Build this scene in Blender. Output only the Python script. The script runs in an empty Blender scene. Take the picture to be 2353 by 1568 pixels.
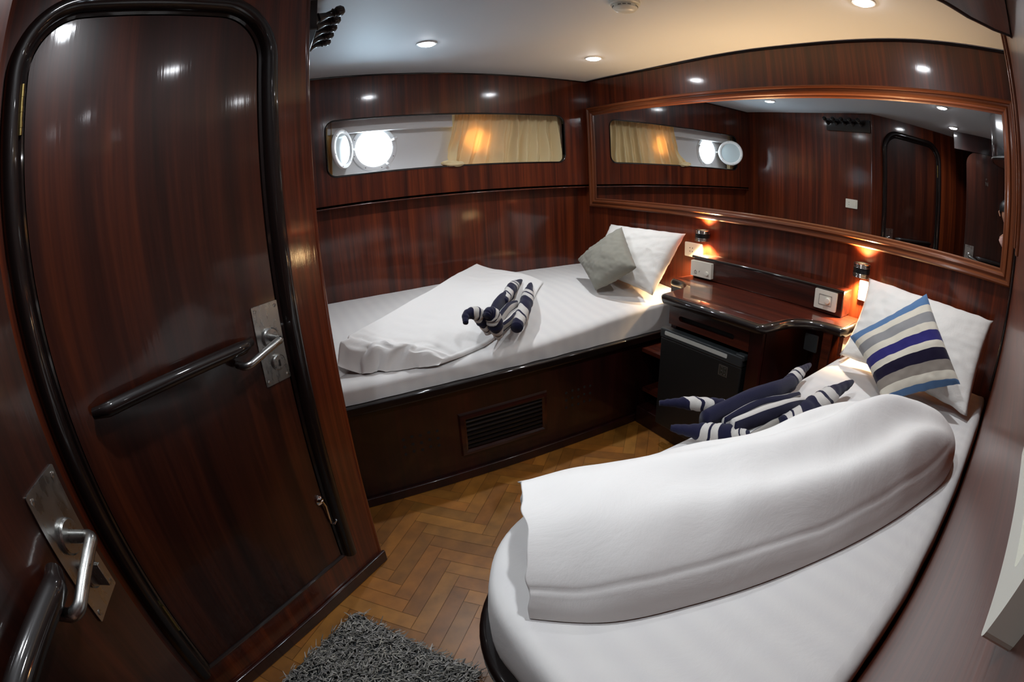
import bpy, bmesh, math, random
from mathutils import Vector, Matrix, noise
from mathutils.geometry import tessellate_polygon
PI = math.pi
random.seed(7)
S = bpy.context.scene
C = S.collection
R = math.radians

# ---------------------------------------------------------------- camera
cam_d = bpy.data.cameras.new('camera')
cam_d.type = 'PANO'
cam_d.sensor_width = 36.0
cam_d.clip_start = 0.005
for holder in (cam_d, getattr(cam_d, 'cycles', None)):
    if holder is None:
        continue
    try:
        holder.panorama_type = 'FISHEYE_EQUISOLID'
        holder.fisheye_lens = 1123.035 / 2353 * 36.0
        holder.fisheye_fov = R(180)
    except Exception:
        pass
cam = bpy.data.objects.new('camera', cam_d)
C.objects.link(cam)
ya, pi_, ro = R(62.9074), R(-19.4365), R(-2.8066)
fw = Vector((math.cos(pi_) * math.cos(ya), math.cos(pi_) * math.sin(ya), math.sin(pi_)))
rt = Vector((math.sin(ya), -math.cos(ya), 0))
up = rt.cross(fw)
r2 = math.cos(ro) * rt + math.sin(ro) * up
u2 = -math.sin(ro) * rt + math.cos(ro) * up
M = Matrix((r2, u2, -fw)).transposed().to_4x4()
M.translation = Vector((-2.0713, -2.7344, 1.3268))
cam.matrix_world = M
S.camera = cam

# ---------------------------------------------------------------- world, exposure
W = bpy.data.worlds.new('world')
S.world = W
W.use_nodes = True
bg = W.node_tree.nodes['Background']
bg.inputs['Color'].default_value = (0.86, 0.94, 1.0, 1)
bg.inputs['Strength'].default_value = 6.0
S.view_settings.view_transform = 'Standard'
S.view_settings.look = 'None'
S.view_settings.exposure = 0.90
S.view_settings.gamma = 1.0
S.view_settings.use_curve_mapping = False
S.cycles.max_bounces = 10
S.cycles.diffuse_bounces = 5
S.cycles.glossy_bounces = 5
S.cycles.use_denoising = True
S.cycles.sample_clamp_indirect = 6.0
S.cycles.caustics_reflective = False
S.cycles.caustics_refractive = False

DOWN_EMIT = 60.0       # downlight lens emission
DOWN_W = 16.0
SCONCE_W = 20.0
DAY_W = 2.2

def light(name, kind, loc, aim, energy, color, size=0.1, **kw):
    d = bpy.data.lights.new(name, kind)
    d.energy = energy
    d.color = color
    if kind == 'AREA':
        d.shape = 'DISK'
        d.size = size
    else:
        d.shadow_soft_size = size
    for k, v in kw.items():
        setattr(d, k, v)
    o = bpy.data.objects.new(name, d)
    C.objects.link(o)
    o.location = loc
    o.rotation_euler = (Vector(aim) - Vector(loc)).to_track_quat('-Z', 'Y').to_euler()
    return o

# daylight entering through the two portholes in the hull (sky, and the glint off the water)
light('porthole_daylight', 'AREA', (-1.448, 0.34, 1.562), (-1.448, -1, 1.50), DAY_W, (0.80, 0.90, 1.0), 0.24)
light('curtain_daylight', 'AREA', (-0.80, 0.30, 1.60), (-0.76, -1, 1.45), DAY_W * 0.5, (1.0, 0.86, 0.62), 0.12)
light('water_glint', 'SPOT', (-1.42, 0.44, 1.43), (-1.448, 0.132, 1.562), 20, (0.52, 0.80, 1.0), 0.10, spot_size=R(80), spot_blend=0.5)

# ---------------------------------------------------------------- materials
def new_mat(name):
    m = bpy.data.materials.new(name)
    m.use_nodes = True
    return m, m.node_tree, m.node_tree.nodes['Principled BSDF']

def lin(r, g, b):
    f = lambda c: (c / 255 / 12.92) if c / 255 <= 0.04045 else ((c / 255 + 0.055) / 1.055) ** 2.4
    return (f(r), f(g), f(b), 1)

def plain(name, col, rough=0.5, metal=0.0, **kw):
    m, t, b = new_mat(name)
    b.inputs['Base Color'].default_value = col
    b.inputs['Roughness'].default_value = rough
    b.inputs['Metallic'].default_value = metal
    for k, v in kw.items():
        b.inputs[k].default_value = v
    return m

def wood(name, dark, mid, light_, axis='Z', scale=22.0, rough=0.38, coat=0.7, coat_rough=0.10, bump=0.25):
    """varnished striped mahogany, the grain running along one world axis"""
    m, t, b = new_mat(name)
    n, L = t.nodes, t.links
    geo = n.new('ShaderNodeNewGeometry')
    mp = n.new('ShaderNodeMapping')
    sc = {'X': (0.5, scale, scale), 'Y': (scale, 0.5, scale), 'Z': (scale, scale, 0.5)}[axis]
    mp.inputs['Scale'].default_value = sc
    L.new(geo.outputs['Position'], mp.inputs['Vector'])
    n1 = n.new('ShaderNodeTexNoise')
    n1.inputs['Scale'].default_value = 1.0
    n1.inputs['Detail'].default_value = 5.0
    n1.inputs['Roughness'].default_value = 0.62
    n1.inputs['Distortion'].default_value = 0.35
    L.new(mp.outputs['Vector'], n1.inputs['Vector'])
    cr = n.new('ShaderNodeValToRGB')
    e = cr.color_ramp.elements
    e[0].position = 0.30; e[0].color = dark
    e[1].position = 0.72; e[1].color = light_
    k = e.new(0.5); k.color = mid
    L.new(n1.outputs['Fac'], cr.inputs['Fac'])
    mp2 = n.new('ShaderNodeMapping')
    mp2.inputs['Scale'].default_value = tuple(9 * v if v > 1 else 4.0 for v in sc)
    L.new(geo.outputs['Position'], mp2.inputs['Vector'])
    n2 = n.new('ShaderNodeTexNoise')
    n2.inputs['Scale'].default_value = 1.0
    n2.inputs['Detail'].default_value = 3.0
    L.new(mp2.outputs['Vector'], n2.inputs['Vector'])
    mx = n.new('ShaderNodeMixRGB')
    mx.blend_type = 'MULTIPLY'
    mx.inputs['Fac'].default_value = 0.42
    L.new(cr.outputs['Color'], mx.inputs['Color1'])
    cr2 = n.new('ShaderNodeValToRGB')
    cr2.color_ramp.elements[0].position = 0.35; cr2.color_ramp.elements[0].color = (0.35, 0.35, 0.35, 1)
    cr2.color_ramp.elements[1].position = 0.6; cr2.color_ramp.elements[1].color = (1, 1, 1, 1)
    L.new(n2.outputs['Fac'], cr2.inputs['Fac'])
    L.new(cr2.outputs['Color'], mx.inputs['Color2'])
    L.new(mx.outputs['Color'], b.inputs['Base Color'])
    b.inputs['Roughness'].default_value = rough
    b.inputs['Specular IOR Level'].default_value = 0.3
    b.inputs['Coat Weight'].default_value = coat
    b.inputs['Coat Roughness'].default_value = coat_rough
    bp = n.new('ShaderNodeBump')
    bp.inputs['Strength'].default_value = bump
    bp.inputs['Distance'].default_value = 0.0006
    L.new(n2.outputs['Fac'], bp.inputs['Height'])
    L.new(bp.outputs['Normal'], b.inputs['Normal'])
    L.new(bp.outputs['Normal'], b.inputs['Coat Normal'])
    return m

D_, M_, L_ = lin(46, 16, 8), lin(82, 31, 13), lin(116, 50, 21)
MAT = {}
MAT['wood'] = wood('mahogany_upright', D_, M_, L_, 'Z')
MAT['wood_x'] = wood('mahogany_along_x', lin(24, 9, 7), lin(50, 17, 11), lin(70, 27, 15), 'X')
MAT['wood_y'] = wood('mahogany_along_y', lin(30, 11, 7), lin(66, 24, 13), lin(92, 38, 19), 'Y', coat_rough=0.04)
MAT['wood_top'] = wood('polished_worktop', lin(32, 11, 7), lin(72, 25, 13), lin(100, 40, 19), 'Y', coat=1.0, coat_rough=0.015, bump=0.0)
MAT['wood_door'] = wood('mahogany_door', lin(25, 9, 6), lin(48, 18, 10), lin(72, 30, 14), 'Z', scale=15, coat=0.42, coat_rough=0.08)
MAT['wood_side'] = wood('mahogany_side_wall', lin(58, 24, 14), lin(92, 42, 26), lin(112, 55, 34), 'X', coat=0.45, coat_rough=0.17, rough=0.4)
MAT['wood_base'] = wood('mahogany_berth', lin(18, 6, 6), lin(36, 9, 8), lin(50, 13, 10), 'Z', scale=12)
MAT['frame'] = wood('teak_moulding', lin(70, 33, 17), lin(112, 58, 30), lin(140, 78, 42), 'Y', scale=30, coat_rough=0.12)
MAT['frame_z'] = wood('teak_moulding_upright', lin(70, 33, 17), lin(112, 58, 30), lin(140, 78, 42), 'Z', scale=30, coat_rough=0.12)
MAT['dark'] = plain('black_varnish', lin(17, 8, 7), 0.45, **{'Coat Weight': 0.75, 'Coat Roughness': 0.05, 'Specular IOR Level': 0.2})
MAT['void'] = plain('dark_gap', lin(8, 5, 5), 0.8)
MAT['black'] = plain('black_plastic', lin(14, 14, 15), 0.35)
MAT['chrome'] = plain('chrome', (0.75, 0.75, 0.76, 1), 0.12, 1.0)
MAT['mirror'] = plain('mirror_silver', (0.80, 0.81, 0.80, 1), 0.0, 1.0)
MAT['brass'] = plain('brass', lin(150, 130, 80), 0.3, 1.0)
MAT['white_plastic'] = plain('white_plastic', lin(222, 220, 208), 0.35)
MAT['white_paint'] = plain('white_paint', lin(222, 222, 222), 0.4)
MAT['grey_mark'] = plain('grey_mark', lin(110, 108, 104), 0.5)
MAT['dull_mark'] = plain('dull_mark', lin(74, 68, 62), 0.5)
MAT['badge'] = plain('badge_dark', lin(44, 44, 38), 0.4)
MAT['fridge'] = plain('fridge_grey', lin(44, 48, 50), 0.45)
MAT['fridge_dark'] = plain('fridge_door_face', lin(26, 27, 27), 0.4)
MAT['fridge_strip'] = plain('fridge_pale_strip', lin(190, 192, 186), 0.35)
MAT['pale_glass'] = plain('pale_glass', lin(196, 210, 214), 0.12, **{'Coat Weight': 0.5})

def steel():
    m, t, b = new_mat('brushed_steel')
    n, L = t.nodes, t.links
    b.inputs['Base Color'].default_value = (0.36, 0.36, 0.35, 1)
    b.inputs['Metallic'].default_value = 1.0
    nz = n.new('ShaderNodeTexNoise')
    nz.inputs['Scale'].default_value = 5
    nz.inputs['Detail'].default_value = 2
    mr = n.new('ShaderNodeMapRange')
    mr.inputs['To Min'].default_value = 0.18
    mr.inputs['To Max'].default_value = 0.42
    L.new(nz.outputs['Fac'], mr.inputs['Value'])
    L.new(mr.outputs['Result'], b.inputs['Roughness'])
    return m
MAT['steel'] = steel()

def cloth(name, col, weave=900.0, bump=0.15, crease=0.0, crease_scale=6.0, sheen=0.1):
    m, t, b = new_mat(name)
    n, L = t.nodes, t.links
    b.inputs['Base Color'].default_value = col
    b.inputs['Roughness'].default_value = 0.85
    b.inputs['Specular IOR Level'].default_value = 0.15
    b.inputs['Sheen Weight'].default_value = sheen
    geo = n.new('ShaderNodeNewGeometry')
    nz = n.new('ShaderNodeTexNoise')
    nz.inputs['Scale'].default_value = weave
    nz.inputs['Detail'].default_value = 2
    L.new(geo.outputs['Position'], nz.inputs['Vector'])
    bp = n.new('ShaderNodeBump')
    bp.inputs['Strength'].default_value = bump
    bp.inputs['Distance'].default_value = 0.001
    L.new(nz.outputs['Fac'], bp.inputs['Height'])
    last = bp
    if crease:
        n2 = n.new('ShaderNodeTexNoise')
        n2.inputs['Scale'].default_value = crease_scale
        n2.inputs['Detail'].default_value = 6
        n2.inputs['Roughness'].default_value = 0.6
        n2.inputs['Distortion'].default_value = 0.8
        L.new(geo.outputs['Position'], n2.inputs['Vector'])
        b2 = n.new('ShaderNodeBump')
        b2.inputs['Strength'].default_value = crease
        b2.inputs['Distance'].default_value = 0.02
        L.new(n2.outputs['Fac'], b2.inputs['Height'])
        L.new(bp.outputs['Normal'], b2.inputs['Normal'])
        last = b2
    L.new(last.outputs['Normal'], b.inputs['Normal'])
    return m
MAT['sheet'] = cloth('white_sheet', lin(216, 214, 212), crease=0.12)
def satin_stripe(m):
    t = m.node_tree; n, L = t.nodes, t.links
    geo = n.new('ShaderNodeNewGeometry'); wv = n.new('ShaderNodeTexWave')
    wv.inputs['Scale'].default_value = 5.0; wv.inputs['Distortion'].default_value = 0.6; wv.inputs['Detail'].default_value = 1.0; wv.inputs['Detail Scale'].default_value = 0.3
    mx = n.new('ShaderNodeMixRGB'); mx.inputs['Color1'].default_value = lin(213, 211, 210); mx.inputs['Color2'].default_value = lin(217, 215, 213)
    L.new(geo.outputs['Position'], wv.inputs['Vector']); L.new(wv.outputs['Fac'], mx.inputs['Fac']); L.new(mx.outputs['Color'], n['Principled BSDF'].inputs['Base Color'])
satin_stripe(MAT['sheet'])
MAT['duvet'] = cloth('white_duvet_cover', lin(226, 224, 222), crease=0.15, crease_scale=5)
MAT['pillow'] = cloth('white_pillowcase', lin(226, 224, 220), crease=0.2, crease_scale=9)
MAT['grey_cushion'] = cloth('grey_cushion_fabric', lin(140, 138, 128), bump=0.5, crease=0.1)
MAT['shirt'] = cloth('pale_shirt', lin(190, 150, 140))
MAT['skin'] = plain('skin', lin(176, 126, 100), 0.5)
MAT['hair'] = plain('black_hair', lin(16, 13, 12), 0.5)

def ramp_cloth(name, source, stops, rough_bump=0.6, scale=700):
    m, t, b = new_mat(name)
    n, L = t.nodes, t.links
    cr = n.new('ShaderNodeValToRGB')
    cr.color_ramp.interpolation = 'CONSTANT'
    e = cr.color_ramp.elements
    while len(e) > 1:
        e.remove(e[-1])
    e[0].position = stops[0][0]; e[0].color = stops[0][1]
    for p, c in stops[1:]:
        k = e.new(p); k.color = c
    at = n.new('ShaderNodeAttribute')
    at.attribute_name = source
    L.new(at.outputs['Fac'], cr.inputs['Fac'])
    L.new(cr.outputs['Color'], b.inputs['Base Color'])
    b.inputs['Roughness'].default_value = 0.9
    b.inputs['Specular IOR Level'].default_value = 0.1
    b.inputs['Sheen Weight'].default_value = 0.15
    nz = n.new('ShaderNodeTexNoise')
    nz.inputs['Scale'].default_value = scale
    geo = n.new('ShaderNodeNewGeometry')
    L.new(geo.outputs['Position'], nz.inputs['Vector'])
    bp = n.new('ShaderNodeBump')
    bp.inputs['Strength'].default_value = rough_bump
    bp.inputs['Distance'].default_value = 0.002
    L.new(nz.outputs['Fac'], bp.inputs['Height'])
    L.new(bp.outputs['Normal'], b.inputs['Normal'])
    return m
NAVY, WHITE_T, CREAM = lin(27, 27, 52), lin(196, 192, 188), lin(206, 200, 186)
MAT['towel'] = ramp_cloth('striped_towel', 'stripe', [
    (0.0, NAVY), (0.40, WHITE_T), (0.50, NAVY), (0.53, WHITE_T), (0.62, NAVY), (0.78, WHITE_T), (0.86, NAVY), (0.88, WHITE_T), (0.96, NAVY)])
MAT['towel_body'] = ramp_cloth('striped_towel_fold', 'stripe', [
    (0.0, WHITE_T), (0.08, NAVY), (0.42, WHITE_T), (0.50, NAVY), (0.60, WHITE_T), (0.80, NAVY), (0.88, lin(150, 146, 140))])
BLUE = lin(84, 116, 156)
MAT['stripe_cushion'] = ramp_cloth('striped_cushion_fabric', 'stripe', [
    (0.0, BLUE), (0.13, CREAM), (0.22, lin(136, 136, 138)), (0.345, CREAM), (0.435, lin(44, 40, 104)), (0.555, CREAM), (0.635, lin(22, 16, 40)),
    (0.76, lin(132, 124, 116)), (0.87, CREAM), (0.955, BLUE)], 0.25, 900)

def curtain_mat():
    m, t, b = new_mat('cream_curtain')
    n, L = t.nodes, t.links
    b.inputs['Base Color'].default_value = lin(238, 220, 172)
    b.inputs['Roughness'].default_value = 0.85
    tr = n.new('ShaderNodeBsdfTranslucent')
    tr.inputs['Color'].default_value = lin(232, 150, 66)
    mx = n.new('ShaderNodeMixShader')
    mx.inputs['Fac'].default_value = 0.20
    L.new(b.outputs['BSDF'], mx.inputs[1])
    L.new(tr.outputs['BSDF'], mx.inputs[2])
    L.new(mx.outputs['Shader'], n['Material Output'].inputs['Surface'])
    return m
MAT['curtain'] = curtain_mat()

def emit(name, col, s):
    m, t, b = new_mat(name)
    b.inputs['Base Color'].default_value = (0.9, 0.9, 0.9, 1)
    b.inputs['Emission Color'].default_value = col
    b.inputs['Emission Strength'].default_value = s
    return m
MAT['led'] = emit('led_lens', (0.93, 0.95, 1.0, 1), DOWN_EMIT)
MAT['warm_bulb'] = emit('warm_bulb', (1.0, 0.72, 0.38, 1), 25.0)

def ceiling_mat():
    m, t, b = new_mat('ceiling_vinyl')
    b.inputs['Base Color'].default_value = lin(198, 201, 205)
    b.inputs['Roughness'].default_value = 0.62
    b.inputs['Specular IOR Level'].default_value = 0.25
    return m
MAT['ceiling'] = ceiling_mat()

def attr_mat(name, rough, mult_noise=True, coat=0.0, stretch=None):
    m, t, b = new_mat(name)
    n, L = t.nodes, t.links
    at = n.new('ShaderNodeVertexColor')
    at.layer_name = 'tone'
    src = at.outputs['Color']
    if mult_noise:
        geo = n.new('ShaderNodeNewGeometry')
        nz = n.new('ShaderNodeTexNoise')
        nz.inputs['Scale'].default_value = 14
        nz.inputs['Detail'].default_value = 6
        L.new(geo.outputs['Position'], nz.inputs['Vector'])
        mr = n.new('ShaderNodeMapRange')
        mr.inputs['From Min'].default_value = 0.3
        mr.inputs['From Max'].default_value = 0.7
        mr.inputs['To Min'].default_value = 0.72
        mr.inputs['To Max'].default_value = 1.15
        L.new(nz.outputs['Fac'], mr.inputs['Value'])
        mx = n.new('ShaderNodeVectorMath')
        mx.operation = 'SCALE'
        L.new(src, mx.inputs[0])
        L.new(mr.outputs['Result'], mx.inputs['Scale'])
        src = mx.outputs['Vector']
    L.new(src, b.inputs['Base Color'])
    b.inputs['Roughness'].default_value = rough
    b.inputs['Coat Weight'].default_value = coat
    b.inputs['Coat Roughness'].default_value = 0.3
    return m
MAT['parquet'] = attr_mat('herringbone_parquet', 0.42, coat=0.25)
MAT['pile'] = attr_mat('shaggy_pile', 0.75, mult_noise=False)

# ---------------------------------------------------------------- mesh helpers
class MB:
    def __init__(self):
        self.v, self.f, self.attr, self.col = [], [], None, None
    def add(self, verts, faces):
        o = len(self.v)
        self.v += [Vector(p) for p in verts]
        self.f += [tuple(i + o for i in q) for q in faces]
        return o
    def box(self, lo, hi):
        x0, y0, z0 = lo; x1, y1, z1 = hi
        self.add([(x0, y0, z0), (x1, y0, z0), (x1, y1, z0), (x0, y1, z0), (x0, y0, z1), (x1, y0, z1), (x1, y1, z1), (x0, y1, z1)],
                 [(0, 3, 2, 1), (4, 5, 6, 7), (0, 1, 5, 4), (1, 2, 6, 5), (2, 3, 7, 6), (3, 0, 4, 7)])
        return self
    def fbox(self, fr, a0, a1, b0, b1, n0, n1):
        """a box in a wall's own frame: along, up, out of the wall"""
        P = [fr(a, b, n) for n in (n0, n1) for a, b in ((a0, b0), (a1, b0), (a1, b1), (a0, b1))]
        self.add(P, [(0, 3, 2, 1), (4, 5, 6, 7), (0, 1, 5, 4), (1, 2, 6, 5), (2, 3, 7, 6), (3, 0, 4, 7)])
        return self
    def prism(self, outer, holes, fr, n0, n1):
        """polygon with holes, given in a frame, extruded from n0 to n1"""
        loops = [outer] + list(holes)
        pts = [p for l in loops for p in l]
        tris = tessellate_polygon([[Vector((p[0], p[1], 0)) for p in l] for l in loops])
        k = len(pts)
        faces = [tuple(t) for t in tris] + [tuple(i + k for i in reversed(t)) for t in tris]
        b = 0
        for l in loops:
            m = len(l)
            for i in range(m):
                j = (i + 1) % m
                faces.append((b + i, b + j, b + j + k, b + i + k))
            b += m
        self.add([fr(p[0], p[1], n0) for p in pts] + [fr(p[0], p[1], n1) for p in pts], faces)
        return self
    def tube(self, path, rad, n=12, closed=False, caps=True):
        path = [Vector(p) for p in path]
        m = len(path)
        rad = rad if isinstance(rad, (list, tuple)) else [rad] * m
        tang = []
        for i in range(m):
            a = path[(i - 1) % m] if (closed or i) else path[0]
            b = path[(i + 1) % m] if (closed or i < m - 1) else path[-1]
            tang.append((b - a).normalized())
        t0 = tang[0]
        nrm = t0.orthogonal().normalized()
        V = []
        for i in range(m):
            if i:
                q = tang[i - 1].rotation_difference(tang[i])
                nrm = (q @ nrm)
                nrm = (nrm - tang[i] * nrm.dot(tang[i])).normalized()
            bi = tang[i].cross(nrm)
            for k in range(n):
                a = 2 * PI * k / n
                V.append(path[i] + (nrm * math.cos(a) + bi * math.sin(a)) * rad[i])
        F = []
        for i in range(m if closed else m - 1):
            j = (i + 1) % m
            for k in range(n):
                l = (k + 1) % n
                F.append((i * n + k, i * n + l, j * n + l, j * n + k))
        if caps and not closed:
            F.append(tuple(reversed(range(n))))
            F.append(tuple((m - 1) * n + k for k in range(n)))
        self.add(V, F)
        return self
    def lathe(self, prof, org, axis, n=32, caps=True):
        """profile of (radius, height along axis)"""
        axis = Vector(axis).normalized()
        a = axis.orthogonal().normalized(); b = axis.cross(a); org = Vector(org)
        V, F = [], []
        for r, h in prof:
            for k in range(n):
                t = 2 * PI * k / n
                V.append(org + axis * h + (a * math.cos(t) + b * math.sin(t)) * r)
        for i in range(len(prof) - 1):
            for k in range(n):
                l = (k + 1) % n
                F.append((i * n + k, i * n + l, (i + 1) * n + l, (i + 1) * n + k))
        if caps and prof[0][0] > 1e-6: F.append(tuple(reversed(range(n))))
        if caps and prof[-1][0] > 1e-6: F.append(tuple((len(prof) - 1) * n + k for k in range(n)))
        self.add(V, F)
        return self
    def sweep(self, path, prof, fr, closed=True):
        """moulding: 2D path in a frame, profile of (outward offset, height), mitred"""
        m = len(path); P = [Vector((p[0], p[1])) for p in path]
        V = []
        for i in range(m):
            a = P[(i - 1) % m] if (closed or i) else None
            b = P[(i + 1) % m] if (closed or i < m - 1) else None
            d1 = (P[i] - a).normalized() if a is not None else None
            d2 = (b - P[i]).normalized() if b is not None else None
            if d1 is None: d1 = d2
            if d2 is None: d2 = d1
            n1 = Vector((d1.y, -d1.x)); n2 = Vector((d2.y, -d2.x))
            mt = (n1 + n2).normalized()
            mt = mt / max(0.3, mt.dot(n1))
            for o, h in prof:
                q = P[i] + mt * o
                V.append(fr(q.x, q.y, h))
        k = len(prof); F = []
        for i in range(m if closed else m - 1):
            j = (i + 1) % m
            for c in range(k - 1):
                F.append((i * k + c, i * k + c + 1, j * k + c + 1, j * k + c))
        if not closed:
            F.append(tuple(range(k))); F.append(tuple((m - 1) * k + c for c in reversed(range(k))))
        self.add(V, F)
        return self
    def grid(self, fn, nu, nv, wrap_u=False, wrap_v=False, flip=False):
        cu, cv = (nu if wrap_u else nu + 1), (nv if wrap_v else nv + 1)
        V = [fn(i / nu, j / nv) for j in range(cv) for i in range(cu)]
        F = []
        for j in range(nv):
            for i in range(nu):
                a, b = i, (i + 1) % cu
                c, d = j, (j + 1) % cv
                q = (c * cu + a, c * cu + b, d * cu + b, d * cu + a)
                F.append(q[::-1] if flip else q)
        return self.add(V, F)
    def build(self, name, mat, parent=None, smooth=True, bevel=0.0, auto=40, subsurf=0):
        off = Vector((0, 0, 0))
        if parent is not None:
            r = parent
            while r.parent is not None: r = r.parent
            off = r.location
        me = bpy.data.meshes.new(name)
        me.from_pydata([tuple(p - off) for p in self.v], [], self.f)
        bm = bmesh.new(); bm.from_mesh(me)
        bmesh.ops.remove_doubles(bm, verts=bm.verts, dist=1e-6) if self.attr is None and self.col is None else None
        bmesh.ops.recalc_face_normals(bm, faces=bm.faces)
        bm.to_mesh(me); bm.free()
        if self.attr is not None:
            at = me.attributes.new('stripe', 'FLOAT', 'POINT')
            at.data.foreach_set('value', self.attr)
        if self.col is not None:
            at = me.color_attributes.new('tone', 'FLOAT_COLOR', 'POINT')
            at.data.foreach_set('color', [c for q in self.col for c in q])
        me.materials.append(MAT[mat] if isinstance(mat, str) else mat)
        o = bpy.data.objects.new(name, me)
        C.objects.link(o)
        if parent is not None: o.parent = parent
        if bevel:
            b = o.modifiers.new('edge', 'BEVEL')
            b.width = bevel; b.segments = 3; b.limit_method = 'ANGLE'; b.angle_limit = R(35)
        if subsurf:
            s = o.modifiers.new('smooth', 'SUBSURF'); s.levels = subsurf; s.render_levels = subsurf
        if smooth:
            for p in me.polygons: p.use_smooth = True
            if auto:
                me.set_sharp_from_angle(angle=R(auto))
        return o

def thing(name, label, cat, loc, group=None):
    o = bpy.data.objects.new(name, None)
    o.empty_display_size = 0.05
    C.objects.link(o)
    o.location = loc
    tag(o, label, cat, group)
    return o
def tag(o, label, cat, group=None):
    o['label'] = label; o['category'] = cat
    if group: o['group'] = group
    return o
def struct(o, label=None, cat=None):
    o['kind'] = 'structure'
    if label: o['label'] = label
    if cat: o['category'] = cat
    return o
def copy_thing(root, loc, label=None):
    r = root.copy(); C.objects.link(r); r.location = loc
    if label: r['label'] = label
    for ch in [o for o in S.objects if o.parent == root]:
        c = ch.copy(); C.objects.link(c); c.parent = r
        for g in [o for o in S.objects if o.parent == ch]:
            d = g.copy(); C.objects.link(d); d.parent = c
    return r

def rrect(x0, y0, x1, y1, r, n=8, corners=(1, 1, 1, 1)):
    """rounded rectangle, counter-clockwise from lower left"""
    P = []
    for k, (cx, cy, a0) in enumerate(((x0 + r, y0 + r, PI), (x1 - r, y0 + r, 1.5 * PI), (x1 - r, y1 - r, 0), (x0 + r, y1 - r, 0.5 * PI))):
        if not corners[k]:
            P.append(((x0, x1, x1, x0)[k], (y0, y0, y1, y1)[k])); continue
        for i in range(n + 1):
            a = a0 + 0.5 * PI * i / n
            P.append((cx + r * math.cos(a), cy + r * math.sin(a)))
    return P
def circ(cx, cy, r, n=40):
    return [(cx + r * math.cos(2 * PI * i / n), cy + r * math.sin(2 * PI * i / n)) for i in range(n)]

def fr_north(y):  return lambda a, b, n: Vector((a, y - n, b))          # out of the wall = -y
def fr_east(x):   return lambda a, b, n: Vector((x - n, a, b))          # out of the wall = -x
FLAT = lambda a, b, n: Vector((a, b, n))
SY0, SK = -2.717, 0.029                                                 # side wall: y = SY0 + SK*x
fr_south = lambda a, b, n: Vector((a, SY0 + SK * a + n, b))
EDG = Vector((-1.949, -1.323, 0)); DD = Vector((math.cos(R(215)), math.sin(R(215)), 0)); DN = Vector((0.57357644, -0.81915204, 0))
fr_door = lambda a, b, n: EDG + DD * a + DN * n + Vector((0, 0, b))
LG = Vector((-2.4826, -2.140, 0)); LD = Vector((math.cos(R(260.5)), math.sin(R(260.5)), 0)); LN = Vector((-LD.y, LD.x, 0))
fr_leaf = lambda a, b, n: LG + LD * a + LN * n + Vector((0, 0, b))

def smooth(t):
    t = max(0.0, min(1.0, t)); return t * t * (3 - 2 * t)
def lerp(a, b, t): return a + (b - a) * t
def pw(x, pts):
    if x <= pts[0][0]: return pts[0][1]
    for (a, fa), (b, fb) in zip(pts, pts[1:]):
        if x <= b: return lerp(fa, fb, smooth((x - a) / (b - a)))
    return pts[-1][1]
def nz(p, s=1.0): return noise.noise(Vector(p) * s)
def zc(y): return pw(y, [(-2.8, 2.0), (-2.2, 2.014), (-1.5, 2.003), (-0.6, 1.988), (0.0, 1.997)])

# ================================================================ the setting
# floor: herringbone parquet, one board after the other
mb = MB(); mb.col = []
Lb, Wb = 0.30, 0.06
def board(x0, y0, x1, y1):
    ca = math.cos(R(45)); sa = ca
    g = 0.0006
    c = [(x0 + g, y0 + g), (x1 - g, y0 + g), (x1 - g, y1 - g), (x0 + g, y1 - g)]
    P = [(-1.5 + (x * ca - y * sa), -1.4 + (x * sa + y * ca), 0.0) for x, y in c]
    mx = sum(p[0] for p in P) / 4; my = sum(p[1] for p in P) / 4
    if not (-3.1 < mx < 0.0 and -3.0 < my < 0.1): return
    mb.add(P, [(0, 1, 2, 3)])
    k = 0.75 + 0.5 * random.random(); h = random.random()
    base = (0.225 * k, (0.079 + 0.016 * h) * k, (0.0095 + 0.005 * h) * k, 1)
    mb.col += [base] * 4
for i in range(-60, 60):
    for j in range(-12, 12):
        ox, oy = i * Wb + j * Lb, i * Wb - j * Lb
        board(ox, oy, ox + Lb, oy + Wb)
        board(ox, oy + Wb, ox + Wb, oy + Wb + Lb)
mb.add([(-3.2, -3.1, -0.004), (0.1, -3.1, -0.004), (0.1, 0.2, -0.004), (-3.2, 0.2, -0.004)], [(0, 1, 2, 3)])
mb.col += [(0.03, 0.012, 0.004, 1)] * 4
struct(mb.build('floor', 'parquet', smooth=False))

# ceiling, slightly cambered
mb = MB()
ys = [0.1 - 3.2 * i / 40 for i in range(41)]
mb.grid(lambda u, v: Vector((lerp(-3.2, 0.06, u), ys[int(round(v * 40))], zc(ys[int(round(v * 40))]))), 8, 40)
mb.grid(lambda u, v: Vector((lerp(-3.2, 0.06, u), ys[int(round(v * 40))], 2.06)), 1, 40)
struct(mb.build('ceiling', 'ceiling', auto=0))

# north wall (hull side): upper panel with the long window opening, lower panel set back
WIN = rrect(-1.75, 1.41, -0.20, 1.733, 0.055)
mb = MB()
mb.prism([(-1.949, 1.232), (0.0, 1.232), (0.0, 2.03), (-1.949, 2.03)], [WIN], fr_north(0.01), -0.03, 0.0)
mb.box((-1.949, 0.01, 1.232), (0.0, 0.10, 1.252))
mb.box((-2.0, 0.06, 0.0), (0.02, 0.10, 1.24))
struct(mb.build('wall_north', 'wood', smooth=False))
# bead round the window opening
mb = MB(); mb.sweep(WIN[::-1], [(-0.004, 0.0), (-0.004, 0.003), (0.0, 0.0055), (0.003, 0.004), (0.005, 0.0)], fr_north(0.01))
mb.sweep(WIN[::-1], [(0.0, 0.0), (0.0, -0.03)], fr_north(0.01))
struct(mb.build('trim_1', 'dark'))
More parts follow.
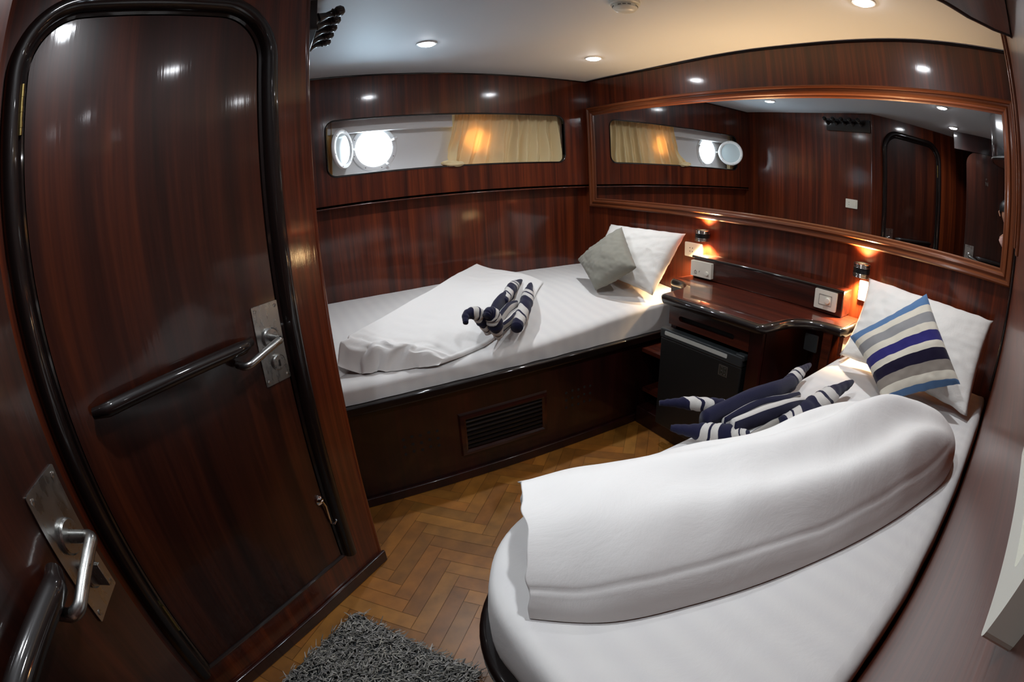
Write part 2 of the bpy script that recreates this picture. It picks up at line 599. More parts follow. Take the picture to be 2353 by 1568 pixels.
# ledge strip along the foot of the upper panel
mb = MB(); mb.tube([(-1.949, 0.008, 1.236), (0, 0.008, 1.236)], 0.004)
struct(mb.build('trim_2', 'wood'))
# window 1: white lined recess in the hull with two portholes
P1, P2 = (-1.448, 1.562), (-0.80, 1.575)
root = bpy.data.objects.new('window_1', None); C.objects.link(root); root.location = (-0.98, 0.14, 1.4)
struct(root, 'white lined hull recess with round portholes behind long window opening', 'window')
mb = MB()
mb.prism([(-1.9, 1.33), (-0.08, 1.33), (-0.08, 1.84), (-1.9, 1.84)], [circ(P1[0], P1[1], 0.115), circ(P2[0], P2[1], 0.062)], fr_north(0.14), -0.06, 0.0)
mb.box((-1.9, 0.04, 1.80), (-0.08, 0.14, 1.84)); mb.box((-1.9, 0.04, 1.355), (-0.08, 0.14, 1.385))
mb.box((-1.9, 0.04, 1.34), (-1.86, 0.14, 1.84)); mb.box((-0.12, 0.04, 1.34), (-0.08, 0.14, 1.84))
mb.build('hull_lining', 'white_paint', root, smooth=False)
mb = MB(); mb.box((-1.9, 0.085, 1.662), (-0.96, 0.14, 1.80)); mb.build('deck_stringer', 'white_paint', root, smooth=False, bevel=0.004)
def flange(px, pz):
    mb = MB()
    mb.lathe([(0.113, -0.06), (0.113, 0.010), (0.120, 0.014), (0.138, 0.012), (0.144, 0.0)], (px, 0.14, pz), (0, -1, 0), 48, caps=False)
    o = mb.build('porthole_ring', 'white_paint', root)
    for k in range(8):
        a = 2 * PI * (k + 0.4) / 8
        sc = MB(); sc.lathe([(0.0035, 0.011), (0.0035, 0.0145), (0.0, 0.0155)], (px + 0.129 * math.cos(a), 0.14, pz + 0.129 * math.sin(a)), (0, -1, 0), 8)
        sc.build('screw', 'grey_mark', o)
    for a in (0.35, 1.15, -0.95):
        t = MB(); d = Vector((math.cos(a), 0, math.sin(a)))
        q = Vector((px, 0.128, pz))
        t.tube([q + d * 0.116, q + d * 0.132 + Vector((0, -0.014, 0)), q + d * 0.15 + Vector((0, -0.012, 0))], [0.006, 0.009, 0.006], 8)
        t.build('dog_clamp', 'white_paint', o)
flange(*P1)

# east wall (carries the mirror)
mb = MB(); mb.box((0.0, -2.83, 0.0), (0.06, 0.10, 2.05)); struct(mb.build('wall_east', 'wood', smooth=False))
# side wall beside the near berth
mb = MB(); mb.fbox(fr_south, -3.1, 0.02, 0.0, 2.06, -0.05, 0.0); struct(mb.build('wall_south', 'wood_side', smooth=False))
# foot wall of the far berth, and the dark end of the entrance
mb = MB(); mb.box((-2.0, -1.323, 0.0), (-1.949, 0.10, 2.03)); struct(mb.build('wall_west', 'wood', smooth=False))
mb = MB(); mb.box((-3.15, -3.0, 0.0), (-3.10, -1.9, 2.05)); struct(mb.build('wall_back', 'wood_base', smooth=False))
# slanted bathroom wall with the door opening
OPEN = rrect(0.165, 0.158, 0.838, 1.857, 0.135, 12, (0, 0, 1, 1))
mb = MB(); mb.prism([(0.0, 0.0), (1.42, 0.0), (1.42, 2.05), (0.0, 2.05)], [OPEN], fr_door, -0.05, 0.0)
mb.fbox(fr_door, 0.02, 1.42, 0.0, 2.05, -0.12, -0.06)  # unseen back panel, added to stop world light leaking round the door leaf
struct(mb.build('wall_left', 'wood', smooth=False))
mb = MB(); mb.tube([EDG + Vector((-0.006, 0.002, 0)), EDG + Vector((-0.006, 0.002, 2.02))], 0.009); struct(mb.build('trim_3', 'wood'))
# roll moulding round the bathroom door, and a thin bead inside it
CAS = [(0.120, 0.158)] + [p for p in rrect(0.120, 0.113, 0.883, 1.902, 0.18, 14, (0, 0, 1, 1))[2:]][::-1][:0]
jamb = rrect(0.165, 0.158, 0.838, 1.857, 0.135, 14, (0, 0, 1, 1))
path = [jamb[1]] + jamb[2:] + [jamb[0]]
prof = [(0.0, -0.01)] + [(0.0235 - 0.0235 * math.cos(PI * i / 10), 0.026 * math.sin(PI * i / 10)) for i in range(11)]
mb = MB(); mb.sweep(path, prof, fr_door, closed=False)
struct(mb.build('trim_4', 'dark'))
mb = MB(); mb.sweep(jamb, [(-0.012, -0.014), (-0.012, -0.002), (-0.006, 0.003), (0.0, 0.0)], fr_door)
struct(mb.build('trim_5', 'dark'))
mb = MB(); mb.fbox(fr_door, -0.012, 1.3, 0.0, 0.05, 0.0, 0.014); struct(mb.build('baseboard_left', 'wood_base', bevel=0.004))
# dark cornice beads where the walls meet the ceiling
mb = MB(); mb.tube([(-0.004, y, zc(y) - 0.004) for y in [0.0 - 2.74 * i / 24 for i in range(25)]], 0.006, 8); struct(mb.build('trim_6', 'dark'))
mb = MB(); mb.tube([(-1.949, 0.006, zc(0) - 0.004), (0, 0.006, zc(0) - 0.004)], 0.005, 8); struct(mb.build('trim_7', 'dark'))
mb = MB(); mb.fbox(fr_south, -0.05, 0.0, 0.70, 2.0, 0.0, 0.012); struct(mb.build('trim_8', 'dark', bevel=0.004))
mb = MB(); mb.fbox(fr_south, -0.42, -0.33, 1.24, 1.99, 0.0, 0.012); mb.fbox(fr_south, -0.40, -0.35, 1.26, 1.97, 0.012, 0.02)
struct(mb.build('trim_9', 'frame_z', bevel=0.004))
# header over the entrance
mb = MB(); mb.fbox(fr_leaf, -0.12, 0.72, 1.865, 2.03, -0.06, -0.01); struct(mb.build('trim_10', 'wood_base', smooth=False))

# ---------------------------------------------------------------- bathroom door
door = bpy.data.objects.new('door_1', None); C.objects.link(door); door.location = fr_door(0.5, 0.16, 0)
struct(door, 'dark glossy bathroom door with rounded top, lever handle and hand rail', 'door')
leaf = rrect(0.180, 0.170, 0.823, 1.843, 0.122, 12, (0, 0, 1, 1))
MB().prism(leaf, [], fr_door, -0.05, -0.006).build('door_leaf', 'wood_door', door, smooth=False)

def handle_set(fr, root, a0, a1, z0, z1, lever_dir, cyl, thumb=False, lever_z=0.976):
    n = 0.0
    mb = MB(); mb.prism(rrect(a0, z0, a1, z1, 0.003, 3), [], fr, n, n + 0.004)
    pl = mb.build('lock_plate', 'steel', root, smooth=False); pl['label'] = 'brushed steel lock plate'
    ac = (a0 + a1) / 2
    for p in ((a0 + .010, z0 + .012), (a1 - .010, z0 + .012), (a0 + .010, z1 - .012), (a1 - .010, z1 - .012)):
        sc = MB(); sc.lathe([(0.005, 0.003), (0.005, 0.005), (0.0, 0.0062)], fr(p[0], p[1], n), fr(0, 0, 1) - fr(0, 0, 0), 10)
        sc.build('screw', 'steel', pl)
    ax = fr(0, 0, 1) - fr(0, 0, 0)
    mb = MB(); mb.lathe([(0.027, 0.004), (0.027, 0.010), (0.024, 0.013), (0.0, 0.013)], fr(ac, lever_z, n), ax)
    mb.build('rose', 'steel', root)
    P = [fr(ac, lever_z, n + 0.012), fr(ac, lever_z, n + 0.048)]
    for t in range(1, 7):
        a = PI / 2 * t / 6
        P.append(fr(ac + lever_dir * 0.012 * (1 - math.cos(a)), lever_z, n + 0.048 + 0.012 * math.sin(a)))
    P.append(fr(ac + lever_dir * 0.104, lever_z - 0.026, n + 0.060))
    for t in range(1, 8):
        a = PI / 2 * t / 7
        P.append(fr(ac + lever_dir * (0.104 + 0.020 * math.sin(a)), lever_z - 0.026 - 0.005 * math.sin(a), n + 0.060 - 0.020 * (1 - math.cos(a))))
    P.append(fr(ac + lever_dir * 0.124, lever_z - 0.031, n + 0.014))
    mb = MB(); mb.tube(P, 0.0102, 16); mb.build('lever', 'steel', root)
    mb = MB(); mb.lathe([(0.022, 0.004), (0.022, 0.010), (0.019, 0.013), (0.0, 0.013)], fr(ac + cyl[0], cyl[1], n), ax)
    c = mb.build('lock_rose', 'steel', root)
    mb = MB()
    if thumb:
        mb.fbox(fr, ac + cyl[0] - .004, ac + cyl[0] + .004, cyl[1] - .02, cyl[1] + .02, .012, .034)
    else:
        mb.fbox(fr, ac + cyl[0] - .003, ac + cyl[0] + .003, cyl[1] - .011, cyl[1] + .008, .0128, .0142)
    mb.build('thumb_turn' if thumb else 'keyhole', 'steel' if thumb else 'black', c, bevel=0.001)
fd = lambda a, b, n: fr_door(a, b, n - 0.006)
handle_set(fd, door, 0.178, 0.265, 0.847, 1.068, 1, (-0.010, 0.903))
def hand_rail(fr, root, a0, a1, z, tilt=0.0, r=0.018):
    P = []
    for i in range(29):
        t = i / 28
        a = lerp(a0, a1, t)
        e = min(1, min(t, 1 - t) / 0.07)
        P.append(fr(a, z + tilt * (t - .5), 0.012 + 0.018 * smooth(e)))
    rr = [r * (0.72 + 0.28 * smooth(min(1, min(i, 28 - i) / 2.5))) for i in range(29)]
    mb = MB(); mb.tube(P, rr, 14); return mb.build('hand_rail', 'dark', root)
hand_rail(fd, door, 0.292, 0.765, 0.987)
mb = MB(); mb.tube([fr_door(0.836, 1.590, 0.004), fr_door(0.836, 1.700, 0.004)], 0.0065, 10)
for z in (1.612, 1.645, 1.678): mb.lathe([(0.0075, -0.006), (0.0075, 0.006)], fr_door(0.836, z, 0.004), (0, 0, 1), 10)
mb.build('hinge', 'brass', door)
mb = MB(); mb.tube([fr_door(0.836, 0.36, 0.004), fr_door(0.836, 0.46, 0.004)], 0.0065, 10); mb.build('hinge', 'brass', door)
mb = MB(); mb.lathe([(0.017, 0.0), (0.017, 0.006), (0.009, 0.012), (0.0, 0.013)], fd(0.192, 0.425, 0), DN)
mb.tube([fd(0.190, 0.425, 0.012), fd(0.183, 0.40, 0.014), fd(0.180, 0.345, 0.008), fd(0.178, 0.322, 0.006), fd(0.170, 0.316, 0.012), fd(0.164, 0.327, 0.016)], 0.0038, 8)
mb.build('hook_latch', 'chrome', door)

# entrance door leaf, standing ajar at the left of the view
ent = bpy.data.objects.new('door_2', None); C.objects.link(ent); ent.location = fr_leaf(0.3, 0.02, 0)
struct(ent, 'entrance door leaf at the left edge with steel lever handle', 'door')
MB().prism(rrect(0.0, 0.03, 0.64, 1.86, 0.11, 10, (0, 0, 1, 1)), [], fr_leaf, -0.04, 0.0).build('door_leaf', 'wood_door', ent, smooth=False)
handle_set(fr_leaf, ent, 0.014, 0.104, 0.847, 1.068, 1, (-0.002, 0.905), True)
hand_rail(fr_leaf, ent, 0.135, 0.56, 0.975, r=0.021)
# small faint mark on the leaf, glimpsed in the mirror
mb = MB()
def stroke(pts, r=0.003):
    mb.tube([fr_leaf(a, z, 0.002) for a, z in pts], r, 6)
stroke([(0.205, 1.645), (0.205, 1.660), (0.214, 1.656)])
stroke([(0.200, 1.632), (0.206, 1.602)]); stroke([(0.206, 1.628), (0.222, 1.600)]); stroke([(0.222, 1.632), (0.224, 1.600)])
mb.build('door_mark', 'dull_mark', ent)

# ================================================================ far berth (along the hull)
def zm(x, y):
    k = lerp(0.035, 0.105, smooth((-0.2 - x) / 1.0))
    return 0.69 - k * smooth((-0.42 - y) / 0.52)
berth = thing('berth_base', 'dark mahogany berth base with louvred vent under the far mattress', 'bed', (-1.0, -0.5, 0))
mb = MB(); mb.box((-1.949, -0.955, 0.0), (0.0, 0.06, 0.47)); mb.build('base_panel', 'wood_base', berth, smooth=False)
mb = MB(); mb.box((-1.949, -0.978, 0.458), (0.0, -0.935, 0.498)); mb.build('front_rail', 'dark', berth, bevel=0.008)
mb = MB(); mb.box((-1.949, -0.972, 0.0), (0.0, -0.955, 0.045)); mb.build('skirting', 'wood_base', berth, bevel=0.004)
fv = fr_north(-0.955)
mb = MB()
V0 = [(-1.445, 0.125), (-0.992, 0.125), (-0.992, 0.342), (-1.445, 0.342)]
mb.sweep(V0, [(-0.032, 0.0), (-0.032, 0.012), (-0.022, 0.018), (-0.006, 0.012), (0.0, 0.0)], fv)
vf = mb.build('vent_frame', 'wood_x', berth)
mb = MB(); mb.fbox(fv, -1.42, -1.015, 0.15, 0.315, 0.0004, 0.0012); mb.build('vent_backing', 'void', vf)
for k in range(7):
    z = 0.166 + k * 0.0218
    mb = MB(); mb.tube([fv(-1.415, z, 0.006), fv(-1.02, z, 0.006)], 0.0062, 8)
    mb.build('louvre_slat', 'dark', vf)
def hole_block(x0, x1, z0, z1):
    for i in range(5):
        for j in range(3):
            mb = MB(); mb.lathe([(0.0075, -0.001), (0.0075, 0.0008), (0.0, 0.0008)], fv(lerp(x0, x1, i / 4), lerp(z0, z1, j / 2) + 0.004 * (i % 2), 0), (0, -1, 0), 10)
            mb.build('air_hole', 'void', berth)
hole_block(-1.70, -1.545, 0.215, 0.288); hole_block(-0.88, -0.735, 0.215, 0.295)

# mattress under a fitted sheet
mb = MB()
def mat_left(u, v):
    # v: 0 back wall .. 1 front lower edge
    x = lerp(-1.944, -0.006, u)
    if v < 0.72:
        y = lerp(0.055, -0.905, v / 0.72); z = zm(x, y)
        z += 0.004 * nz((x * 3, y * 3, 0)) + 0.0015 * nz((x * 14, y * 10, 1))
    else:
        t = (v - 0.72) / 0.28
        zt = zm(x, -0.905)
        a = min(1.0, t / 0.45) * PI / 2
        y = -0.905 - 0.048 * math.sin(a)
        z = zt - 0.035 * (1 - math.cos(a))
        if t > 0.45: z = lerp(zt - 0.035, 0.500, (t - 0.45) / 0.55)
        y -= 0.006 * nz((x * 9, z * 4, 3)) * smooth((t - 0.2) * 2) + 0.003 * math.sin(x * 34 + z * 30) * smooth((t - .3) * 2) * (0.5 + 0.5 * math.sin(x * 4))
    return Vector((x, y, z))
mb.grid(mat_left, 150, 70)
mb.box((-1.944, -0.90, 0.472), (-0.006, 0.055, 0.50))
mattress = tag(mb.build('mattress', 'sheet'), 'far mattress in a white fitted sheet along the hull wall', 'mattress')

# duvet folded into a slanting band on the far mattress
def poly(pts, t):
    """point at t on a polyline, by index"""
    f = t * (len(pts) - 1); i = min(int(f), len(pts) - 2)
    return Vector(pts[i]).lerp(Vector(pts[i + 1]), f - i)
ridge = [(-1.905, -0.865, 0.735), (-1.77, -0.785, 0.755), (-1.60, -0.635, 0.76), (-1.32, -0.375, 0.768), (-1.08, -0.16, 0.785), (-0.905, -0.035, 0.800)]
front = [(-1.515, -0.955, 0.60), (-1.40, -0.925, 0.60), (-1.27, -0.875, 0.61), (-1.05, -0.745, 0.65), (-0.85, -0.59, 0.685), (-0.64, -0.345, 0.70)]
mb = MB()
def duv_left(u, v):
    """u: along from the foot (0) to the tip (1); v: 0 behind the ridge .. 1 under the front lip"""
    a, b = poly(ridge, u), poly(front, u)
    foot = smooth(1 - u / 0.10)
    th = lerp(0.028, 0.018, u)
    if v < 0.16:                       # the back face, up from the mattress
        t = v / 0.16
        p = a.copy(); d = (a - b); d.z = 0; d.normalize()
        p += d * (0.012 * math.sin(t * PI)); p.z = lerp(zm(a.x, a.y) + 0.002, a.z, smooth(t))
        base = p
    elif v < 0.90:
        t = (v - 0.16) / 0.74
        p = a.lerp(b, t)
        zf = zm(b.x, max(b.y, -0.93)) + th
        p.z = lerp(a.z, zf, t ** 0.9) + 0.012 * math.sin(PI * t) - 0.010 * math.sin(PI * t * 2)
        p.z = max(p.z, zm(p.x, max(p.y, -0.93)) + 0.012)
        base = p
    else:                              # the thin front lip, curling under
        t = (v - 0.90) / 0.10
        d = (b - a); d.z = 0; d.normalize()
        p = b + d * (0.012 * math.sin(t * PI / 1.2))
        p.z = zm(b.x, max(b.y, -0.93)) + lerp(th, 0.003, smooth(t))
        base = p
    w = math.sin(PI * min(1, max(0, v)))
    n1 = 0.010 * nz((base.x * 5, base.y * 5, 2)) + 0.004 * nz((base.x * 16 + base.y * 9, base.y * 14, 5))
    base.z += w * n1
    cr = smooth(1 - u / 0.24)          # crumpled foot end
    if cr > 0:
        base.z += cr * w * (0.040 * nz((base.x * 12, base.y * 12, 9)) + 0.026 * abs(nz((base.x * 24 + base.y * 9, base.y * 22, 4))) - 0.006)
        base.z += cr * w * 0.009 * math.sin(u * 62 + 5 * nz((v * 3, u * 6, 2))) * smooth(v * 4)
        base.x += cr * w * 0.045 * nz((v * 9, u * 30, 7)); base.y += cr * w * 0.018 * nz((v * 12, u * 20, 3))
        base.z = lerp(base.z, max(zm(base.x, max(base.y, -0.93)) + 0.004, base.z - 0.09), smooth(1 - u / 0.045) * (1 if v > .03 else 0))
    return base
mb.grid(duv_left, 110, 80)
tag(mb.build('duvet', 'duvet', auto=0), 'white duvet folded slantwise on the far mattress, crumpled at its foot', 'duvet')

# pillows and cushions: two faces grown between four corners
def pillow(corners, thick, name, mat, parent=None, pinch=0.06, n=44, wr=0.006, seed=0, stripe=False, power=0.42, hem=0.0):
    c = [Vector(p) for p in corners]           # lower left, lower right, upper right, upper left
    nrm = ((c[1] - c[0]) + (c[2] - c[3])).cross((c[3] - c[0]) + (c[2] - c[1])).normalized()
    mb = MB(); attr = []
    for sgn in (1, -1):
        def f(u, v, sgn=sgn):
            a, b = 2 * u - 1, 2 * v - 1
            aa = a * (1 - pinch * (1 - b * b)); bb = b * (1 - pinch * (1 - a * a))
            s, t = (aa + 1) / 2, (bb + 1) / 2
            p = c[0].lerp(c[1], s).lerp(c[3].lerp(c[2], s), t)
            h = max(0.0, (1 - a * a) * (1 - b * b)) ** power
            e = 1 - h
            q = Vector((a * 2.2 + seed, b * 2.2, seed * 3 + sgn))
            h2 = h * thick / 2 * (1 + 0.15 * nz(q))
            edge = max(abs(a), abs(b))
            h2 += wr * h ** 0.5 * nz((a * 7 + b * 3 + seed, b * 7 - a * 3, seed)) * (0.3 + edge)
            p += nrm * (sgn * h2)
            p += (c[3] - c[0]).normalized() * (0.004 * nz((a * 6, seed, 1))) * (abs(b) ** 6)
            return p
        mb.grid(f, n, n, flip=(sgn < 0))
        attr += [(1 - j / n) for j in range(n + 1) for i in range(n + 1)]
    if stripe: mb.attr = attr
    return mb.build(name, mat, parent, auto=0)
tag(pillow([(-0.27, -0.345, 0.72), (-0.30, -0.925, 0.69), (-0.085, -0.96, 1.012), (-0.075, -0.30, 1.0)], 0.15, 'pillow', 'pillow', seed=1, wr=0.006),
    'white pillow leaning behind the plain grey cushion on the far bed', 'pillow', 'white bed pillows')
tag(pillow([(-0.495, -0.675, 0.695), (-0.385, -0.885, 0.845), (-0.25, -0.612, 1.022), (-0.385, -0.360, 0.805)], 0.145, 'cushion', 'grey_cushion', seed=2, wr=0.006),
    'plain grey square cushion standing on one corner on the far bed', 'cushion')

# ================================================================ near berth (beside the side wall)
def outline(off=0.0, n=16, yl=-1.978, xf=-1.893, r=0.30, xh=-0.004):
    """plan of the near berth: rounded at the foot"""
    P = []
    s0 = lambda x: SY0 + SK * x + 0.012
    cx, cy = xf + r, yl - r
    P.append((xh, yl + off)); 
    for i in range(n + 1):
        a = PI / 2 + PI / 2 * i / n
        P.append((cx + (r + off) * math.cos(a), cy + (r + off) * math.sin(a)))
    P.append((xf - off, s0(xf))); P.append((xh, s0(xh)))
    return P
base2 = thing('berth_base', 'dark berth base with rounded foot and thick rim under the near mattress', 'bed', (-1.0, -2.35, 0))
MB().prism(outline(-0.02), [], FLAT, 0.0, 0.47).build('base_panel', 'wood_base', base2, smooth=False)
ol = outline(0.012)
mb = MB(); mb.prism(outline(0.014), [], FLAT, 0.452, 0.50); mb.build('rim', 'dark', base2, bevel=0.014)
ZB = 0.662
def zbr(x, y): return ZB + 0.003 * nz((x * 3, y * 3, 4))
MO = outline(-0.012, 20)
def dense(P, step=0.03):
    Q = []
    for i in range(len(P)):
        a, b = Vector(P[i]), Vector(P[(i + 1) % len(P)])
        k = max(1, int((b - a).length / step))
        Q += [a.lerp(b, t / k) for t in range(k)]
    return Q
MD = dense(MO)
cen = Vector((-0.9, -2.36))
mb = MB()
rings = []
def ringpts(ins, z, wob=0.0):
    out = []
    m = len(MD)
    for i in range(m):
        p, a, b = MD[i], MD[i - 1], MD[(i + 1) % m]
        t = (b - a).normalized(); nn = Vector((t.y, -t.x))
        if nn.dot(p - cen) < 0: nn = -nn
        q = p - nn * ins
        w = wob * nz((q.x * 8, q.y * 8, z * 12))
        out.append(Vector((q.x - nn.x * w, q.y - nn.y * w, z)))
    return out
R0 = [ringpts(0.012, 0.502), ringpts(0.0, 0.53, 0.008), ringpts(-0.002, 0.58, 0.008), ringpts(0.002, 0.625, 0.005), ringpts(0.008, 0.645), ringpts(0.018, 0.657), ringpts(0.036, ZB)]
m = len(MD)
V = [p for r in R0 for p in r]
F = [(i * m + k, i * m + (k + 1) % m, (i + 1) * m + (k + 1) % m, (i + 1) * m + k) for i in range(len(R0) - 1) for k in range(m)]
tt = tessellate_polygon([[Vector((p.x, p.y, 0)) for p in R0[-1]]])
F += [tuple((len(R0) - 1) * m + i for i in t) for t in tt] + [tuple(reversed(t)) for t in tt]
mb.add(V, F)
tag(mb.build('mattress', 'sheet'), 'near mattress with rounded foot in a white sheet beside the side wall', 'mattress')

# thick rolled duvet
near = [(-1.835, -2.285), (-1.73, -2.365), (-1.59, -2.425), (-1.41, -2.495), (-1.17, -2.58), (-0.95, -2.645), (-0.80, -2.678), (-0.67, -2.668), (-0.595, -2.615)]
far = [(-1.695, -2.005), (-1.60, -2.025), (-1.48, -2.06), (-1.34, -2.12), (-1.15, -2.195), (-0.99, -2.245), (-0.87, -2.305), (-0.76, -2.395), (-0.655, -2.51)]
hgt = [0.130, 0.152, 0.160, 0.162, 0.168, 0.180, 0.174, 0.130, 0.03]
def at(L, t):
    f = t * (len(L) - 1); i = min(int(f), len(L) - 2); k = f - i
    g = lambda q: (Vector(q) if not isinstance(q, float) else q)
    p0, p1, p2, p3 = L[max(0, i - 1)], L[i], L[i + 1], L[min(len(L) - 1, i + 2)]
    if isinstance(p1, float):
        return 0.5 * ((2 * p1) + (-p0 + p2) * k + (2 * p0 - 5 * p1 + 4 * p2 - p3) * k * k + (-p0 + 3 * p1 - 3 * p2 + p3) * k ** 3)
    p0, p1, p2, p3 = map(Vector, (p0, p1, p2, p3))
    return 0.5 * ((2 * p1) + (-p0 + p2) * k + (2 * p0 - 5 * p1 + 4 * p2 - p3) * k * k + (-p0 + 3 * p1 - 3 * p2 + p3) * k ** 3)
mb = MB()
def duv(u, v):
    """u along (foot..head), v across from the near base, over the top, to the far base"""
    a, b, h = at(near, u), at(far, u), max(0.004, at(hgt, u))
    ang = PI * v
    ca, sa = math.cos(ang), math.sin(ang)
    s = 0.5 - 0.5 * math.copysign(abs(ca) ** 1.0, ca)
    p2 = a.lerp(b, s)
    z = h * (abs(sa) ** (lerp(1.12, 0.92, smooth((u - .6) * 4)) if v < 0.5 else 0.92))
    # a flat hem band runs along the near side
    x, y = p2.x, p2.y
    fold = 0.010 * math.sin(v * 21 + u * 5 + 2 * nz((u * 4, v * 2, 1))) * smooth(u * 2 - 0.2) * smooth((v - .05) * 3) * (1 - smooth((u - .66) * 5))
    bump = 0.016 * nz((x * 4.5, y * 4.5, 3)) * (1 - 0.8 * smooth((u - .7) * 5)) + 0.005 * nz((x * 11, y * 15, 7)) + fold * 1.9
    k = smooth(z / 0.06)
    hem = 0.0006 * smooth((v - 0.13) * 60) * smooth((0.5 - v) * 6) * (1 - smooth((u - .55) * 5))
    d = (a - b).normalized()
    ruff = smooth(1 - u / 0.05)
    p = Vector((x, y, ZB + 0.003 + z + k * bump))
    p.x += d.x * hem; p.y += d.y * hem
    sv = 0.165 + 0.012 * nz((u * 7, 3, 1))
    g = (0.0022 * math.exp(-((v - sv) / 0.011) ** 2)) * (1 - smooth((u - .62) * 5)) * smooth(v * 14)
    p.x -= d.x * g; p.y -= d.y * g; p.z -= g * 0.6
    if ruff > 0:
        ax = (at(near, min(1, u + .05)) - a).normalized()
        w = ruff * (0.0035 * math.sin(v * 34 + 3 * nz((v * 6, 2, 0))) + 0.006 * nz((v * 9, 1, 2))) * smooth(z / 0.03)
        p.x += -ax.x * w; p.y += -ax.y * w
    return p
NU, NV = 170, 90
mb.grid(duv, NU, NV)
# foot end: an open hem turned inwards, closed by a recessed face
def foot_end(u, v):
    q = duv(0.0, v)
    a, b = at(near, 0), at(far, 0)
    c = Vector(((a.x + b.x) / 2 + 0.03, (a.y + b.y) / 2 - 0.012, ZB + 0.05))
    t = u
    p = q.lerp(c, t * 0.9)
    ins = 0.028 * smooth(t * 4) - 0.012 * math.sin(PI * min(1, t * 2.2)) * 0 + 0.010 * nz((v * 10, t * 4, 6)) * smooth(t * 3)
    p.x += ins
    p.z = max(p.z, ZB + 0.003)
    return p
mb.grid(foot_end, 14, NV, flip=True)
tag(mb.build('duvet', 'duvet', auto=0), 'thick white duvet rolled lengthwise on the near bed', 'duvet')

tag(pillow([(-0.275, -2.03, 0.695), (-0.36, -2.655, 0.685), (-0.075, -2.655, 0.968), (-0.075, -2.045, 0.985)], 0.125, 'pillow', 'pillow', seed=5, wr=0.006),
    'white pillow leaning behind the striped cushion on the near bed', 'pillow', 'white bed pillows')
tag(pillow([(-0.520, -2.335, 0.678), (-0.405, -2.595, 0.795), (-0.240, -2.360, 1.015), (-0.362, -2.094, 0.805)], 0.125, 'cushion', 'stripe_cushion', seed=6, wr=0.004, stripe=True),
    'blue, cream and grey striped cushion on the near bed', 'cushion')

# ================================================================ towels folded into figures
def horn(root, pts, rmax, name='twisted_end', turns=5.0, slope=0.04, rtip=0.007, n=18, rbase=0.55):
    """a tightly rolled, tapering end; pts from the tip to the thick end"""
    m = 64
    P, rad = [], []
    for i in range(m + 1):
        t = i / m
        P.append(at(pts, t) if len(pts) > 2 else Vector(pts[0]).lerp(Vector(pts[1]), t))
        k = pw(t, [(0, rtip / rmax), (0.10, 0.42), (0.16, 0.52), (0.5, 0.98), (0.72, 1.0), (1.0, rbase)])
        rad.append(rmax * k * 1.10)
    mb = MB()
    mb.tube(P, rad, n)
    attr = []
    for i in range(m + 1):
        for k in range(n):
            a = 2 * PI * k / n
            attr.append(max(0.0, min(1.0, i / m + slope * math.sin(a + i * .06) + 0.012 * math.sin(3 * a))))
            p = mb.v[i * n + k]; c = P[i]
            w = 1 + 0.11 * abs(math.sin(turns * PI * (i / m) * 1.9 + a * 0.5)) - 0.06 + 0.06 * nz((i * .3, math.cos(a) * 1.5, rmax * 90))
            mb.v[i * n + k] = c + (p - c) * w
    mb.attr = attr
    return mb.build(name, 'towel', root, auto=0)
def fold(root, path, half, hgt_, name='towel_fold', phase=0.0, side=None, lo=0.0, hi=1.0, n=20):
    """one long pleat of the towel between its rolled ends"""
    m = 30; V, attr = [], []
    for i in range(m + 1):
        t = i / m; c = at(path, t); d = (at(path, min(1, t + .03)) - at(path, max(0, t - .03))).normalized()
        sd = Vector((-d.y, d.x, 0)).normalized()
        w = half * (0.75 + 0.25 * math.sin(PI * t)); h = hgt_ * (0.85 + 0.3 * math.sin(PI * t + phase))
        for k in range(n):
            a = 2 * PI * k / n
            V.append(c + sd * (w * math.cos(a)) + Vector((0, 0, h * math.sin(a))) + sd * (0.003 * nz((t * 6, a, phase))))
            attr.append(lerp(lo, hi, 0.5 - 0.5 * math.cos(a)))
    mb = MB()
    F = [(i * n + k, i * n + (k + 1) % n, (i + 1) * n + (k + 1) % n, (i + 1) * n + k) for i in range(m) for k in range(n)]
    F += [tuple(range(n)), tuple(m * n + k for k in range(n))]
    mb.add(V, F); mb.attr = attr
    return mb.build(name, 'towel_body', root, auto=0)
# near bed
tw = thing('folded_towel', 'navy striped towel figure with four twisted ends on the near bed', 'towel', (-0.95, -2.09, 0.665), 'towels folded into figures')
horn(tw, [(-1.172, -1.868, 0.703), (-1.12, -1.905, 0.703), (-1.05, -1.97, 0.700), (-1.00, -2.01, 0.695)], 0.019)
horn(tw, [(-1.242, -1.985, 0.700), (-1.20, -2.035, 0.697), (-1.145, -2.09, 0.695), (-1.095, -2.14, 0.692)], 0.024)
horn(tw, [(-0.562, -2.030, 0.722), (-0.64, -2.036, 0.720), (-0.73, -2.050, 0.716), (-0.83, -2.070, 0.71)], 0.022)
horn(tw, [(-0.548, -2.208, 0.715), (-0.68, -2.197, 0.713), (-0.83, -2.190, 0.708), (-0.985, -2.182, 0.696)], 0.029, rbase=0.9)
fold(tw, [(-1.17, -2.035, 0.72), (-1.02, -2.06, 0.735), (-0.90, -2.085, 0.74), (-0.79, -2.085, 0.735)], 0.024, 0.030, lo=0.09, hi=0.41)
fold(tw, [(-1.13, -2.075, 0.705), (-1.00, -2.09, 0.72), (-0.90, -2.115, 0.72), (-0.80, -2.12, 0.71)], 0.014, 0.024, phase=1, lo=0.40, hi=0.62)
fold(tw, [(-1.13, -2.105, 0.715), (-1.02, -2.13, 0.722), (-0.93, -2.155, 0.728), (-0.85, -2.165, 0.72)], 0.018, 0.024, phase=.5, lo=0.58, hi=0.86)
